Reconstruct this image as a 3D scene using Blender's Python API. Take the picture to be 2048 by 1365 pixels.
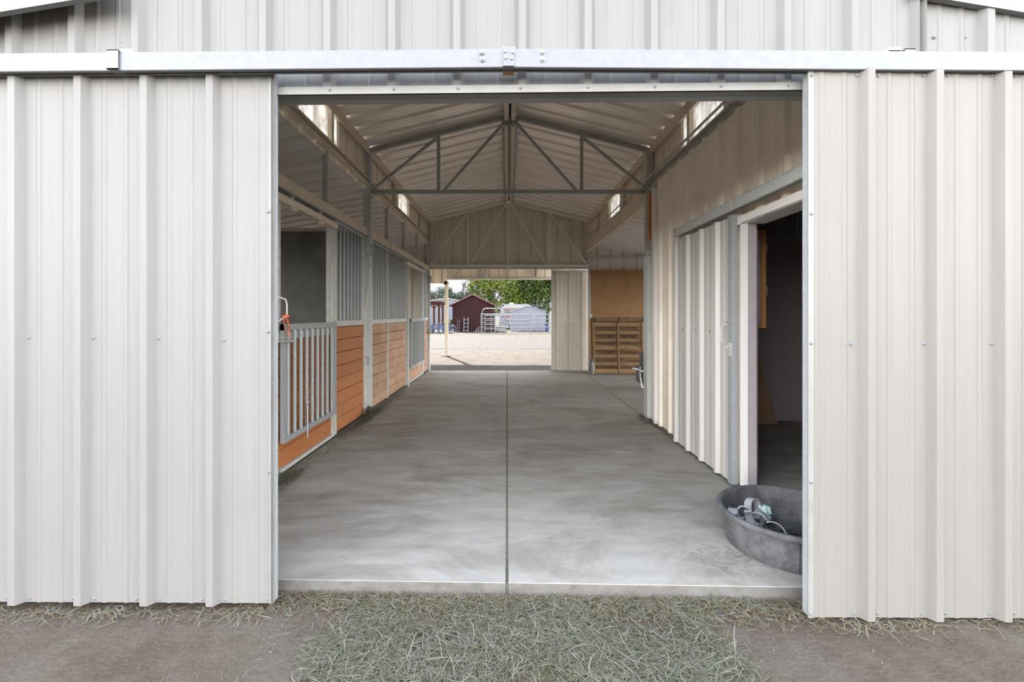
import bpy, math, random
from mathutils import Vector, Matrix
random.seed(7)
S = bpy.context.scene
for o in list(bpy.data.objects): bpy.data.objects.remove(o)
COL = S.collection

# ---------------------------------------------------------------- camera, sky, sun, exposure
F = 930.0; EYE = 1.30
cd = bpy.data.cameras.new('camera'); cam = bpy.data.objects.new('camera', cd); COL.objects.link(cam)
cam.location = (0, 0, EYE); cam.rotation_euler = (math.pi/2, 0, 0)
cd.sensor_width = 36; cd.lens = F/2048*36
cd.shift_x = (1024-1014)/2048; cd.shift_y = (630-682.5)/2048
cd.clip_start = 0.05; cd.clip_end = 3000
S.camera = cam
W = bpy.data.worlds.new('World'); S.world = W; W.use_nodes = True
wn = W.node_tree.nodes; wl = W.node_tree.links; wn.clear()
tc = wn.new('ShaderNodeTexCoord'); sx = wn.new('ShaderNodeSeparateXYZ'); cr = wn.new('ShaderNodeValToRGB')
bg = wn.new('ShaderNodeBackground'); wo = wn.new('ShaderNodeOutputWorld')
wl.new(tc.outputs['Generated'], sx.inputs[0]); wl.new(sx.outputs['Z'], cr.inputs[0])
wl.new(cr.outputs[0], bg.inputs[0]); wl.new(bg.outputs[0], wo.inputs[0])
cr.color_ramp.elements[0].position = 0.0; cr.color_ramp.elements[0].color = (1.0, 0.975, 0.94, 1)
cr.color_ramp.elements[1].position = 0.8; cr.color_ramp.elements[1].color = (0.22, 0.28, 0.38, 1)
e = cr.color_ramp.elements.new(0.3); e.color = (0.74, 0.74, 0.76, 1)
bg.inputs[1].default_value = 1.88
sd = bpy.data.lights.new('sun', 'SUN'); sun = bpy.data.objects.new('sun', sd); COL.objects.link(sun)
sd.energy = 4.6; sd.angle = math.radians(0.6); sd.color = (1.0, 0.93, 0.82)
sdir = Vector((0.33*0.766, -0.94*0.766, -0.643))       # direction the light travels
sun.rotation_euler = sdir.to_track_quat('-Z', 'Y').to_euler()
sun.location = (-10, 30, 25)
vs = S.view_settings; vs.view_transform = 'Standard'; vs.look = 'None'; vs.gamma = 1; vs.use_curve_mapping = False
vs.exposure = 2.85

# ---------------------------------------------------------------- materials
def mat(name, c1, c2=None, scale=3.0, rough=0.6, metal=0.0, stretch=(1, 1, 1), bump=0.0, bscale=60.0, c3=None, s3=0.7,
        lo=0.35, hi=0.65, rand=0.0, st3=None, lo3=0.5, hi3=0.72, spec=None, detail=6):
    m = bpy.data.materials.new(name); m.use_nodes = True
    n = m.node_tree.nodes; l = m.node_tree.links
    b = n['Principled BSDF']; b.inputs['Roughness'].default_value = rough; b.inputs['Metallic'].default_value = metal
    if spec is not None: b.inputs['Specular IOR Level'].default_value = spec
    g = n.new('ShaderNodeNewGeometry')
    mp = n.new('ShaderNodeMapping'); mp.inputs['Scale'].default_value = stretch; l.new(g.outputs['Position'], mp.inputs[0])
    out = None
    if c2:
        t = n.new('ShaderNodeTexNoise'); t.inputs['Scale'].default_value = scale; t.inputs['Detail'].default_value = detail
        t.inputs['Roughness'].default_value = 0.6
        l.new(mp.outputs[0], t.inputs[0])
        r = n.new('ShaderNodeValToRGB'); r.color_ramp.elements[0].position = lo; r.color_ramp.elements[1].position = hi
        r.color_ramp.elements[0].color = (*c1, 1); r.color_ramp.elements[1].color = (*c2, 1)
        l.new(t.outputs[0], r.inputs[0]); out = r.outputs[0]
    else:
        rg = n.new('ShaderNodeRGB'); rg.outputs[0].default_value = (*c1, 1); out = rg.outputs[0]
    if c3:
        t = n.new('ShaderNodeTexNoise'); t.inputs['Scale'].default_value = s3; t.inputs['Detail'].default_value = 8
        t.inputs['Roughness'].default_value = 0.65
        if st3:
            m3 = n.new('ShaderNodeMapping'); m3.inputs['Scale'].default_value = st3; l.new(g.outputs['Position'], m3.inputs[0]); l.new(m3.outputs[0], t.inputs[0]); t.inputs['Roughness'].default_value = .78; t.inputs['Detail'].default_value = 12; t.inputs['Distortion'].default_value = .6
        else: l.new(g.outputs['Position'], t.inputs[0])
        r = n.new('ShaderNodeValToRGB'); r.color_ramp.elements[0].position = lo3; r.color_ramp.elements[1].position = hi3
        l.new(t.outputs[0], r.inputs[0])
        mx = n.new('ShaderNodeMixRGB'); l.new(r.outputs[0], mx.inputs[0]); l.new(out, mx.inputs[1])
        mx.inputs[2].default_value = (*c3, 1); out = mx.outputs[0]
    if rand:
        oi = n.new('ShaderNodeObjectInfo'); mr = n.new('ShaderNodeMapRange')
        mr.inputs[3].default_value = 1-rand; mr.inputs[4].default_value = 1+rand; l.new(oi.outputs['Random'], mr.inputs[0])
        hs = n.new('ShaderNodeHueSaturation'); l.new(mr.outputs[0], hs.inputs['Value']); l.new(out, hs.inputs['Color']); out = hs.outputs[0]
    l.new(out, b.inputs['Base Color'])
    if bump:
        t = n.new('ShaderNodeTexNoise'); t.inputs['Scale'].default_value = bscale; t.inputs['Detail'].default_value = 5
        l.new(mp.outputs[0], t.inputs[0])
        bp = n.new('ShaderNodeBump'); bp.inputs['Strength'].default_value = bump; bp.inputs['Distance'].default_value = 0.01
        l.new(t.outputs[0], bp.inputs['Height']); l.new(bp.outputs[0], b.inputs['Normal'])
    return m
M = {}
M['white'] = mat('white_paint', (0.151, 0.146, 0.137), (0.161, 0.157, 0.148), 6, .45, stretch=(6, 6, .35), rand=.015, c3=(0.136, 0.127, 0.112), s3=1.1, lo3=.58, hi3=.95, spec=.3)
M['whiteR'] = mat('white_paint_warm', (0.151, 0.142, 0.125), (0.161, 0.15, 0.136), 6, .45, stretch=(6, 6, .35), rand=.015, spec=.3)
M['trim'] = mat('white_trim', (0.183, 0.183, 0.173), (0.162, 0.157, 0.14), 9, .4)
M['galv'] = mat('galvanised_steel', (0.258, 0.275, 0.281), (0.316, 0.334, 0.334), 45, .45, .12, lo=.3, hi=.7)
M['rail'] = mat('galvanised_track', (0.13, 0.136, 0.144), (0.151, 0.156, 0.162), 30, .42, .05)
M['galvd'] = mat('weathered_galvanised_steel', (0.409, 0.415, 0.38), (0.546, 0.546, 0.506), 18, .5, .1, c3=(0.39, 0.332, 0.254), s3=4, lo3=.60, hi3=.85)
M['tanbeam'] = mat('dusty_steel_beam', (0.589, 0.503, 0.38), (0.684, 0.608, 0.494), 9, .6, .0, c3=(0.399, 0.266, 0.133), s3=2.5, lo3=.6, hi3=.85)
M['roof'] = mat('metal_roof_underside', (.86, .80, .74), (.9, .85, .80), 4, .33, .45, stretch=(.5, 4, 1), rand=.02)
M['lean'] = mat('lean_to_roof_underside', (0.69, 0.661, 0.621), (0.782, 0.747, 0.713), 4, .5, .05, stretch=(.5, 4, 1), rand=.04)
M['end'] = mat('bare_metal_wall', (0.639, 0.601, 0.522), (0.736, 0.688, 0.609), 5, .5, .05, stretch=(5, 5, .4), rand=.03)
M['clere'] = mat('dusty_clerestory_panel', (0.726, 0.638, 0.506), (0.836, 0.77, 0.66), 6, .6, .0, stretch=(5, 5, .5), c3=(0.506, 0.33, 0.154), s3=2.2, lo3=.6, hi3=.85)
M['wallR'] = mat('dusty_beige_wall', (0.806, 0.739, 0.627), (0.874, 0.818, 0.717), 5, .5, .0, stretch=(5, 5, .35), c3=(0.694, 0.594, 0.448), s3=1.3, lo3=.45, hi3=.8)
M['doorR'] = mat('beige_door_panel', (0.438, 0.426, 0.394), (0.476, 0.464, 0.438), 5, .42, .0, stretch=(5, 5, .35), c3=(0.388, 0.345, 0.282), s3=2.0, lo3=.55, hi3=.9)
M['porch'] = mat('porch_panel', (0.408, 0.347, 0.263), (0.449, 0.397, 0.31), 6, .5)
M['conc'] = mat('concrete', (0.25, 0.235, 0.21), (0.31, 0.295, 0.265), 5, .85, stretch=(.6, 1.6, 1), detail=14, bump=.15, bscale=90, c3=(0.143, 0.117, 0.0871), s3=1.6, st3=(.55, 1.15, 1), lo3=.46, hi3=.72, rand=.04, spec=.2)
M['concE'] = mat('concrete_edge', (0.102, 0.0943, 0.0845), (0.135, 0.127, 0.117), 14, .9, bump=.3, bscale=70, spec=.1, c3=(0.0656, 0.0541, 0.041), s3=9, lo3=.6, hi3=.75)
M['dust'] = mat('joint_dirt', (.16, .16, .12), (.27, .28, .20), 60, .95, spec=.1)
M['plank'] = mat('orange_stained_planks', (0.392, 0.148, 0.0443), (0.304, 0.107, 0.0316), 7, .6, stretch=(1, 1.1, 9), bump=.2, bscale=30, rand=.10, c3=(0.329, 0.202, 0.114), s3=2.4, lo3=.55, hi3=.8)
M['plank2'] = mat('weathered_orange_planks', (0.417, 0.234, 0.127), (0.317, 0.165, 0.0822), 8, .65, stretch=(1, 1.2, 8), bump=.2, bscale=30, rand=.12, c3=(0.417, 0.317, 0.227), s3=3.0, lo3=.45, hi3=.7)
M['pallet'] = mat('old_pallet_wood', (0.234, 0.144, 0.0664), (0.164, 0.0898, 0.0351), 9, .8, stretch=(1.2, 1, 8), rand=.2, c3=(0.0234, 0.0195, 0.0156), s3=5, lo3=.60, hi3=.8)
M['osb'] = mat('strand_board', (0.242, 0.121, 0.0429), (0.304, 0.18, 0.0781), 55, .75, stretch=(1, 1, 2.2), bump=.2, c3=(0.164, 0.0742, 0.0234), s3=3, lo3=.5, hi3=.8, lo=.4, hi=.6)
M['pine'] = mat('orange_pine', (.60, .30, .10), (.50, .22, .07), 12, .6, stretch=(4, 4, .5))
M['mat'] = mat('dark_stall_lining', (0.127, 0.132, 0.119), (0.169, 0.173, 0.156), 2.5, .7, c3=(0.0761, 0.0761, 0.0677), s3=1.2)
M['dark'] = mat('dark_room_lining', (0.304, 0.262, 0.276), (0.386, 0.332, 0.345), 40, .85)
M['purp'] = mat('pinkish_jamb', (0.33, 0.283, 0.304), (0.37, 0.324, 0.33), 14, .6)
M['rubber'] = mat('scuffed_rubber', (0.0488, 0.0488, 0.0521), (0.104, 0.104, 0.107), 14, .85, bump=.3, bscale=60, c3=(0.143, 0.14, 0.13), s3=30, lo3=.55, hi3=.8)
M['strap'] = mat('dusty_grey_strap', (0.253, 0.253, 0.26), (0.368, 0.368, 0.375), 30, .7)
M['black'] = mat('black_plastic', (.03, .03, .032), (.06, .06, .06), 30, .5)
M['teal'] = mat('teal_foil', (.25, .36, .35), (.50, .60, .58), 60, .4)
M['chrome'] = mat('bright_steel', (.75, .77, .8), None, rough=.22, metal=.8)
M['dirt'] = mat('dirt', (0.0741, 0.0577, 0.0435), (0.0984, 0.0797, 0.0618), 9, .95, bump=.6, bscale=45, c3=(0.119, 0.102, 0.0836), s3=1.3, lo3=.5, hi3=.75, spec=.1)
M['gravel'] = mat('gravel_yard', (0.0336, 0.0265, 0.0203), (0.0424, 0.0361, 0.0303), 5, .95, stretch=(.5, 1.3, 1), bump=.6, bscale=12, c3=(0.0196, 0.0131, 0.00806), s3=2.2, lo3=.50, hi3=.66, spec=.1)
M['hayg'] = mat('green_hay', (0.079, 0.0795, 0.0444), (0.139, 0.134, 0.0836), 25, .8, spec=.1)
M['hayb'] = mat('blue_green_hay', (0.103, 0.11, 0.0792), (0.165, 0.164, 0.121), 25, .8, spec=.1)
M['straw'] = mat('golden_straw', (0.124, 0.0877, 0.0484), (0.167, 0.136, 0.0877), 25, .75, spec=.1)
M['strawp'] = mat('pale_straw', (0.158, 0.145, 0.114), (0.198, 0.189, 0.158), 25, .75, spec=.1)
M['maroon'] = mat('maroon_siding', (0.0145, 0.00497, 0.00497), (0.0207, 0.00746, 0.00706), 4, .7, stretch=(6, 6, .3), spec=.08)
M['redroof'] = mat('dark_red_roof', (0.0572, 0.00706, 0.0106), (0.0746, 0.011, 0.0154), 4, .45)
M['ply'] = mat('dim_brown_board', (0.302, 0.202, 0.126), (0.378, 0.252, 0.164), 9, .8)
M['wht'] = mat('plain_white', (0.158, 0.158, 0.156), None, rough=.5)
M['bluegrey'] = mat('blue_grey_siding', (0.0746, 0.0836, 0.0992), (0.0877, 0.0968, 0.114), 4, .6, stretch=(5, 5, .3))
M['tent'] = mat('pale_canvas', (0.0877, 0.0902, 0.106), (0.103, 0.106, 0.121), 3, .7)
M['blue'] = mat('bright_blue', (0.000795, 0.0104, 0.0477), (0.00119, 0.0141, 0.0595), 5, .45)
M['redbrown'] = mat('red_brown_timber', (0.0286, 0.00794, 0.0044), (0.0396, 0.0124, 0.00617), 6, .7, spec=.1)
M['bark'] = mat('bark', (0.0308, 0.0264, 0.022), (0.044, 0.0375, 0.0308), 6, .9)
M['leafg'] = mat('green_leaves', (0.0401, 0.0686, 0.00853), (0.0853, 0.121, 0.0171), 1.3, .6, c3=(0.138, 0.138, 0.0258), s3=.8, lo3=.5, hi3=.7, spec=.15)
M['leafd'] = mat('dark_green_leaves', (0.0178, 0.0357, 0.00886), (0.0594, 0.0886, 0.0178), 1.6, .6, c3=(0.101, 0.118, 0.0268), s3=1.2, lo3=.55, hi3=.75, spec=.15)
M['leafc'] = mat('grey_green_needles', (0.0405, 0.0582, 0.0354), (0.0658, 0.0836, 0.0556), 2, .7, spec=.15)
M['hill'] = mat('hazed_desert_hill', (0.0617, 0.0594, 0.0727), (0.0794, 0.0746, 0.0877), .04, .95, c3=(0.0506, 0.0528, 0.0658), s3=.03, spec=.05)  # pale mauve tint puts the distance haze into the hill's colour
M['red'] = mat('red_stripe', (.22, .03, .025), None, rough=.5)
M['orange'] = mat('orange_webbing', (.75, .17, .05), (.60, .12, .04), 40, .7)
M['glassd'] = mat('dark_window_glass', (.03, .04, .045), None, rough=.1)
M['bandbr'] = mat('brown_band', (.14, .07, .045), None, rough=.6)
M['palehouse'] = mat('pale_house', (0.0968, 0.0927, 0.0968), (0.11, 0.106, 0.11), 2, .7)
def translucent():
    m = bpy.data.materials.new('translucent_panel'); m.use_nodes = True; n = m.node_tree.nodes; l = m.node_tree.links
    b = n['Principled BSDF']; b.inputs['Base Color'].default_value = (.8, .78, .7, 1); b.inputs['Roughness'].default_value = .5
    t = n.new('ShaderNodeBsdfTranslucent'); g = n.new('ShaderNodeNewGeometry')
    nz = n.new('ShaderNodeTexNoise'); nz.inputs['Scale'].default_value = 9
    r = n.new('ShaderNodeValToRGB'); r.color_ramp.elements[0].position = .35; r.color_ramp.elements[1].position = .55
    r.color_ramp.elements[0].color = (.105, .095, .075, 1); r.color_ramp.elements[1].color = (.19, .185, .175, 1)
    l.new(g.outputs['Position'], nz.inputs[0]); l.new(nz.outputs[0], r.inputs[0]); l.new(r.outputs[0], t.inputs[0])
    mx = n.new('ShaderNodeMixShader'); mx.inputs[0].default_value = .88
    l.new(b.outputs[0], mx.inputs[1]); l.new(t.outputs[0], mx.inputs[2]); l.new(mx.outputs[0], n['Material Output'].inputs[0])
    return m
M['trans'] = translucent()
M['truss'] = mat('bluish_galvanised_truss', (0.291, 0.298, 0.283), (0.368, 0.375, 0.352), 18, .5, .2)
M['trussp'] = mat('pale_galvanised_truss', (.78, .74, .66), (.82, .79, .72), 18, .5, .0)
M['yardgalv'] = mat('yard_galvanised_pipe', (0.0645, 0.0706, 0.0767), (0.0807, 0.0869, 0.0927), 8, .5)
M['road'] = mat('pale_grey_gravel', (0.0248, 0.023, 0.0212), (0.0343, 0.0319, 0.0295), 9, .95, stretch=(.5, 1.4, 1), c3=(0.0201, 0.0171, 0.0136), s3=2, lo3=.5, hi3=.7, spec=.1)
M['grit'] = mat('pale_grit', (0.082, 0.0738, 0.064), (0.131, 0.119, 0.107), 40, .9)
M['galvp'] = mat('dull_galvanised_post', (0.433, 0.454, 0.433), (0.505, 0.526, 0.505), 30, .5, .05)
M['pale'] = mat('pale_painted_rail', (.72, .70, .66), None, rough=.5)
M['palletd'] = mat('dirty_shaded_pallet_wood', (.20, .12, .06), (.10, .06, .03), 9, .8, stretch=(1.2, 1, 8), rand=.2, c3=(.03, .025, .02), s3=5, lo3=.50, hi3=.7)  # black dirt patches; tone also darkened as shade behind the front slats

# ---------------------------------------------------------------- helpers
ORG = {}
def V(*a): return Vector(a)
def at(px, py, Y): return Vector(((px-1014)*Y/F, Y, EYE-(py-630)*Y/F))
class MB:
    def __init__(s): s.v = []; s.f = []; s.mi = []; s.k = 0
    def add(s, vs, fs):
        b = len(s.v); s.v += [tuple(v) for v in vs]; s.f += [tuple(i+b for i in f) for f in fs]; s.mi += [s.k]*len(fs); return s
    def box(s, x0, x1, y0, y1, z0, z1):
        return s.add([(x, y, z) for x in (x0, x1) for y in (y0, y1) for z in (z0, z1)],
              [(0, 1, 3, 2), (4, 6, 7, 5), (0, 4, 5, 1), (2, 3, 7, 6), (0, 2, 6, 4), (1, 5, 7, 3)])
    def bar(s, p, q, w, h, up=(0, 0, 1)):
        p = Vector(p); q = Vector(q); d = (q-p).normalized(); u = Vector(up)
        a = d.cross(u)
        if a.length < 1e-4: a = d.cross(Vector((0, 1, 0)))
        a.normalize(); c = a.cross(d).normalized(); a *= w/2; c *= h/2
        return s.add([p-a-c, p+a-c, p+a+c, p-a+c, q-a-c, q+a-c, q+a+c, q-a+c],
              [(0, 3, 2, 1), (4, 5, 6, 7), (0, 1, 5, 4), (1, 2, 6, 5), (2, 3, 7, 6), (3, 0, 4, 7)])
    def tube(s, pts, r, n=8, caps=True):
        pts = [Vector(p) for p in pts]; rings = []; prev = None
        for i, p in enumerate(pts):
            d = (pts[min(i+1, len(pts)-1)]-pts[max(i-1, 0)]).normalized()
            if prev is None:
                a = d.cross(Vector((0, 0, 1)));
                if a.length < 1e-3: a = d.cross(Vector((0, 1, 0)))
            else: a = prev-d*prev.dot(d)
            a.normalize(); prev = a; c = d.cross(a); rr = r[i] if isinstance(r, (list, tuple)) else r
            rings.append([p+a*rr*math.cos(2*math.pi*k/n)+c*rr*math.sin(2*math.pi*k/n) for k in range(n)])
        vs = [v for g in rings for v in g]; fs = []
        for i in range(len(pts)-1):
            for k in range(n):
                fs.append((i*n+k, i*n+(k+1) % n, (i+1)*n+(k+1) % n, (i+1)*n+k))
        if caps: fs.append(tuple(reversed(range(n)))); fs.append(tuple((len(pts)-1)*n+k for k in range(n)))
        return s.add(vs, fs)
    def lathe(s, c, prof, n=48):
        vs = []; fs = []
        for (r, z) in prof:
            for k in range(n):
                a = 2*math.pi*k/n; vs.append((c[0]+r*math.cos(a), c[1]+r*math.sin(a), c[2]+z))
        for i in range(len(prof)-1):
            for k in range(n): fs.append((i*n+k, i*n+(k+1) % n, (i+1)*n+(k+1) % n, (i+1)*n+k))
        return s.add(vs, fs)
    def prism(s, pts, axis, d):        # polygon pts extruded by vector d
        n = len(pts); d = Vector(d); a = [Vector(p) for p in pts]
        return s.add(a+[p+d for p in a], [tuple(range(n)), tuple(reversed(range(n, 2*n)))]+[(i, i+n, (i+1) % n+n, (i+1) % n) for i in range(n)])
    def torus(s, c, R, r, axis='y', n=24, m=6):
        pts = []
        for k in range(n+1):
            a = 2*math.pi*k/n
            if axis == 'y': pts.append((c[0]+R*math.cos(a), c[1], c[2]+R*math.sin(a)))
            elif axis == 'x': pts.append((c[0], c[1]+R*math.cos(a), c[2]+R*math.sin(a)))
            else: pts.append((c[0]+R*math.cos(a), c[1]+R*math.sin(a), c[2]))
        return s.tube(pts, r, m, False)
    def mesh(s, name, m, origin=(0, 0, 0), smooth=False):
        o = Vector(origin); me = bpy.data.meshes.new(name)
        me.from_pydata([tuple(Vector(v)-o) for v in s.v], [], s.f)
        for q in (m if isinstance(m, list) else [m]): me.materials.append(q)
        if isinstance(m, list): me.polygons.foreach_set('material_index', s.mi)
        if smooth:
            me.polygons.foreach_set('use_smooth', [True]*len(me.polygons))
            try: me.set_sharp_from_angle(angle=math.radians(35))
            except Exception: pass
        me.update(); return me
    def build(s, name, m, parent=None, smooth=False, label=None, cat=None, group=None, kind=None, loc=None):
        if parent is not None: org = ORG[parent.name]
        else: org = Vector(loc) if loc is not None else base_of(s.v)
        ob = bpy.data.objects.new(name, s.mesh(name, m, org, smooth)); COL.objects.link(ob)
        if parent is not None: ob.parent = parent
        else: ob.location = org
        ORG[ob.name] = org; tag(ob, label, cat, group, kind); return ob
def base_of(vs):
    n = len(vs); return Vector((sum(v[0] for v in vs)/n, sum(v[1] for v in vs)/n, min(v[2] for v in vs)))
def tag(o, label=None, cat=None, group=None, kind=None):
    if label: o['label'] = label
    if cat: o['category'] = cat
    if group: o['group'] = group
    if kind: o['kind'] = kind
    return o
def thing(name, label, cat, loc, group=None, kind=None):
    o = bpy.data.objects.new(name, None); COL.objects.link(o); o.location = loc; ORG[o.name] = Vector(loc)
    o.empty_display_size = .1
    return tag(o, label, cat, group, kind)
def inst(name, me, pos, parent, rot=None):      # alike pieces share one mesh
    o = bpy.data.objects.new(name, me); COL.objects.link(o); o.parent = parent
    o.location = Vector(pos)-ORG[parent.name]
    if rot: o.rotation_euler = rot
    ORG[o.name] = ORG[parent.name]
    return o
def unit(fn, name, m, smooth=False):
    b = MB(); fn(b); return b.mesh(name, m, (0, 0, 0), smooth)
def profile(u0, u1, ribs, h, mh=.0035, wb=.036, wt=.016):
    pts = [(u0, None), (u1, None)]
    rr = sorted(ribs); base = []
    for c in rr:
        base += [(c-wb, 0), (c-wt, h), (c+wt, h), (c+wb, 0)]
        for q in (.10, .20):
            base += [(c+q-.014, 0), (c+q-.007, mh), (c+q+.007, mh), (c+q+.014, 0)]
    base.sort()
    def hgt(u):
        if not base or u <= base[0][0] or u >= base[-1][0]: return 0
        for a, b in zip(base, base[1:]):
            if a[0] <= u <= b[0]:
                return a[1]+(b[1]-a[1])*(u-a[0])/max(1e-6, b[0]-a[0])
        return 0
    us = [u0]+[b[0] for b in base if u0 < b[0] < u1]+[u1]
    return [(u, hgt(u)) for u in us]
def sheets(parent, m, O, u, v, n, u0, u1, first, v0, v1, h=.03, pitch=.305, per=3, extra=(), th=.0, pname='panel', wb=.036, wt=.016):
    """ribbed metal sheets, three ribs wide each, as panel children"""
    O = Vector(O); u = Vector(u).normalized(); v = Vector(v).normalized(); n = Vector(n).normalized()
    f0 = v0 if callable(v0) else (lambda q: v0); f1 = v1 if callable(v1) else (lambda q: v1)
    ribs = []; k = math.floor((u0-first)/pitch)-1
    while first+k*pitch < u1+pitch: ribs.append(first+k*pitch); k += 1
    w = pitch*per; edge = first+.052+math.floor((u0-first-.052)/w)*w
    a = u0; out = []
    while a < u1-1e-6:
        edge += w; b = min(edge, u1)
        if b-a < .02 and b < u1: continue
        pr = profile(a, b, ribs, h, wb=wb, wt=wt)
        for e in extra:
            if a < e < b: pr += [(e-1e-4, 0), (e+1e-4, 0)]
        pr.sort(); vs = []; fs = []
        for (q, hh) in pr:
            P = O+u*q+n*hh; vs += [P+v*f0(q), P+v*f1(q)]
        for i in range(len(pr)-1): fs.append((2*i, 2*i+2, 2*i+3, 2*i+1))
        mb = MB(); mb.add(vs, fs); out.append(mb.build(pname, m, parent)); a = b
    return out
def screwmesh(m):
    b = MB(); vs = []; b.lathe((0, 0, 0), [(.0001, -.006), (.004, -.006), (.005, -.003), (.0085, -.0015), (.0085, 0)], 8)
    me = bpy.data.meshes.new('screw'); me.from_pydata([(x, z, y) for x, y, z in b.v], [], b.f); me.materials.append(m); return me
SCR = screwmesh(M['rail'])

# ================================================================= SETTING
# ---- ground
def ground():
    # dirt near the camera with gentle relief
    def grid(x0, x1, y0, y1, nx, ny, amp, z, seed):
        rnd = random.Random(seed); ph = [(rnd.uniform(1, 6), rnd.uniform(1, 6), rnd.uniform(0, 6)) for _ in range(6)]
        vs = []; fs = []
        for j in range(ny+1):
            for i in range(nx+1):
                x = x0+(x1-x0)*i/nx; y = y0+(y1-y0)*j/ny
                e = sum(math.sin(a*x+b*y+c) for a, b, c in ph)/6
                vs.append((x, y, z+amp*e))
        for j in range(ny):
            for i in range(nx): k = j*(nx+1)+i; fs.append((k, k+1, k+nx+2, k+nx+1))
        return vs, fs
    b = MB(); b.add(*grid(-8, 8, -1.0, 2.6, 120, 50, .006, -.068, 1)); 
    b.build('ground', M['dirt'], None, True, kind='structure', label='brown dirt ground in front of the barn doors')
    b = MB(); b.add(*grid(-60, 60, 10.8, 90, 160, 160, .02, -.06, 2)); b.add(*grid(-60, 60, -60, -1.0, 80, 60, .01, -.07, 4))
    b.build('ground', M['gravel'], None, True, kind='structure', label='sunlit gravel and dirt yard beyond the barn')
    b = MB(); b.add(*grid(-40, 40, 18.5, 27, 160, 20, .02, -.055, 2))
    b.build('road', M['road'], None, True, kind='structure', label='pale grey gravel track crossing the sunlit yard')
    b = MB(); b.add([(-600, -300, -.12), (600, -300, -.12), (600, 900, -.12), (-600, 900, -.12)], [(0, 1, 2, 3)])
    b.build('ground', M['gravel'], None, kind='structure', label='open land around the yard')
ground()

# ---- concrete floor: slabs
YA = lambda x: 2.25-.026*x
floor = thing('floor', 'grey concrete slab floor of the barn aisle', 'floor', (0, 6, 0), kind='structure')
rows = [None, 4.40, 6.50, 8.42, 10.35, 10.86]
def slab(x0, x1, ya, yb, g=.004, gx=.004):
    ya0 = ya(x0) if callable(ya) else ya; ya1 = ya(x1) if callable(ya) else ya
    c = .003; b = MB()
    P = [(x0+gx, ya0+g), (x1-gx, ya1+g), (x1-gx, yb-g), (x0+gx, yb-g)]
    Q = [(x0+gx+c, ya0+g+c), (x1-gx-c, ya1+g+c), (x1-gx-c, yb-g-c), (x0+gx+c, yb-g-c)]
    b.add([(x, y, -.13) for x, y in P]+[(x, y, -c*.7) for x, y in P]+[(x, y, 0) for x, y in Q],
          [(1, 2, 6, 5), (2, 3, 7, 6), (3, 0, 4, 7), (4, 5, 9, 8), (5, 6, 10, 9), (6, 7, 11, 10), (7, 4, 8, 11), (8, 9, 10, 11)])
    b.k = 1; b.add([(P[0][0], P[0][1], -.13), (P[1][0], P[1][1], -.13), (P[1][0], P[1][1], -c*.7), (P[0][0], P[0][1], -c*.7)], [(0, 1, 2, 3)])
    b.build('slab', [M['conc'], M['concE']], floor)
for (x0, x1) in ((-1.83, 0.0), (0.0, 1.735)):
    for j in range(5):
        slab(x0, x1, YA if j == 0 else rows[j], rows[j+1], gx=.0065)
for (x0, x1) in ((1.735, 3.5), (3.5, 5.5)):
    ys = [2.4, 3.52, 5.3, 7.51, 9.02, 10.86]
    for a, c in zip(ys, ys[1:]): slab(x0, x1, a, c)
b = MB(); b.box(-1.83, 5.5, 2.5, 10.8, -.14, -.012); b.box(-.004, .004, 2.27, 2.6, -.14, -.014); b.build('joint_bed', M['dust'], floor)
b = MB(); b.box(-5.6, -1.84, 2.3, 10.8, -.16, -.02); b.build('floor', M['dirt'], None, kind='structure', label='dirt bedding floor inside the stalls')

# ---- roofs
RX = .04; RZ = 3.93; EZ = 3.475; HW = 1.85
slope = (RZ-EZ)/HW
for s in (-1, 1):
    r = thing('ceiling', ('left' if s < 0 else 'right')+' slope of the ribbed metal roof over the aisle', 'ceiling', (RX+s*.9, 8, 3.5), kind='structure')
    d = Vector((s, 0, -slope)).normalized(); nn = Vector((s*slope, 0, 1)).normalized(); L = math.hypot(2.02, 2.02*slope)
    sheets(r, M['roof'], (RX, 0, RZ), (0, 1, 0), d, nn, 2.0, 15.55, 2.1, .03, L, h=.058, wb=.047, wt=.030)
LZ = 2.945; LS = .165
for s in (-1, 1):
    x0 = -1.835 if s < 0 else 1.905
    r = thing('ceiling', ('left' if s < 0 else 'right')+' lean-to ribbed metal roof '+('over the stalls' if s < 0 else 'over the side room'), 'ceiling', (s*3.6, 6, 2.6), kind='structure')
    d = Vector((s, 0, -LS)).normalized(); nn = Vector((s*LS, 0, 1)).normalized()
    sheets(r, M['lean'], (x0, 0, LZ-.02), (0, 1, 0), d, nn, 2.12, 11.1, 2.1, 0, 3.95, h=.045, wb=.047, wt=.030)

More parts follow.
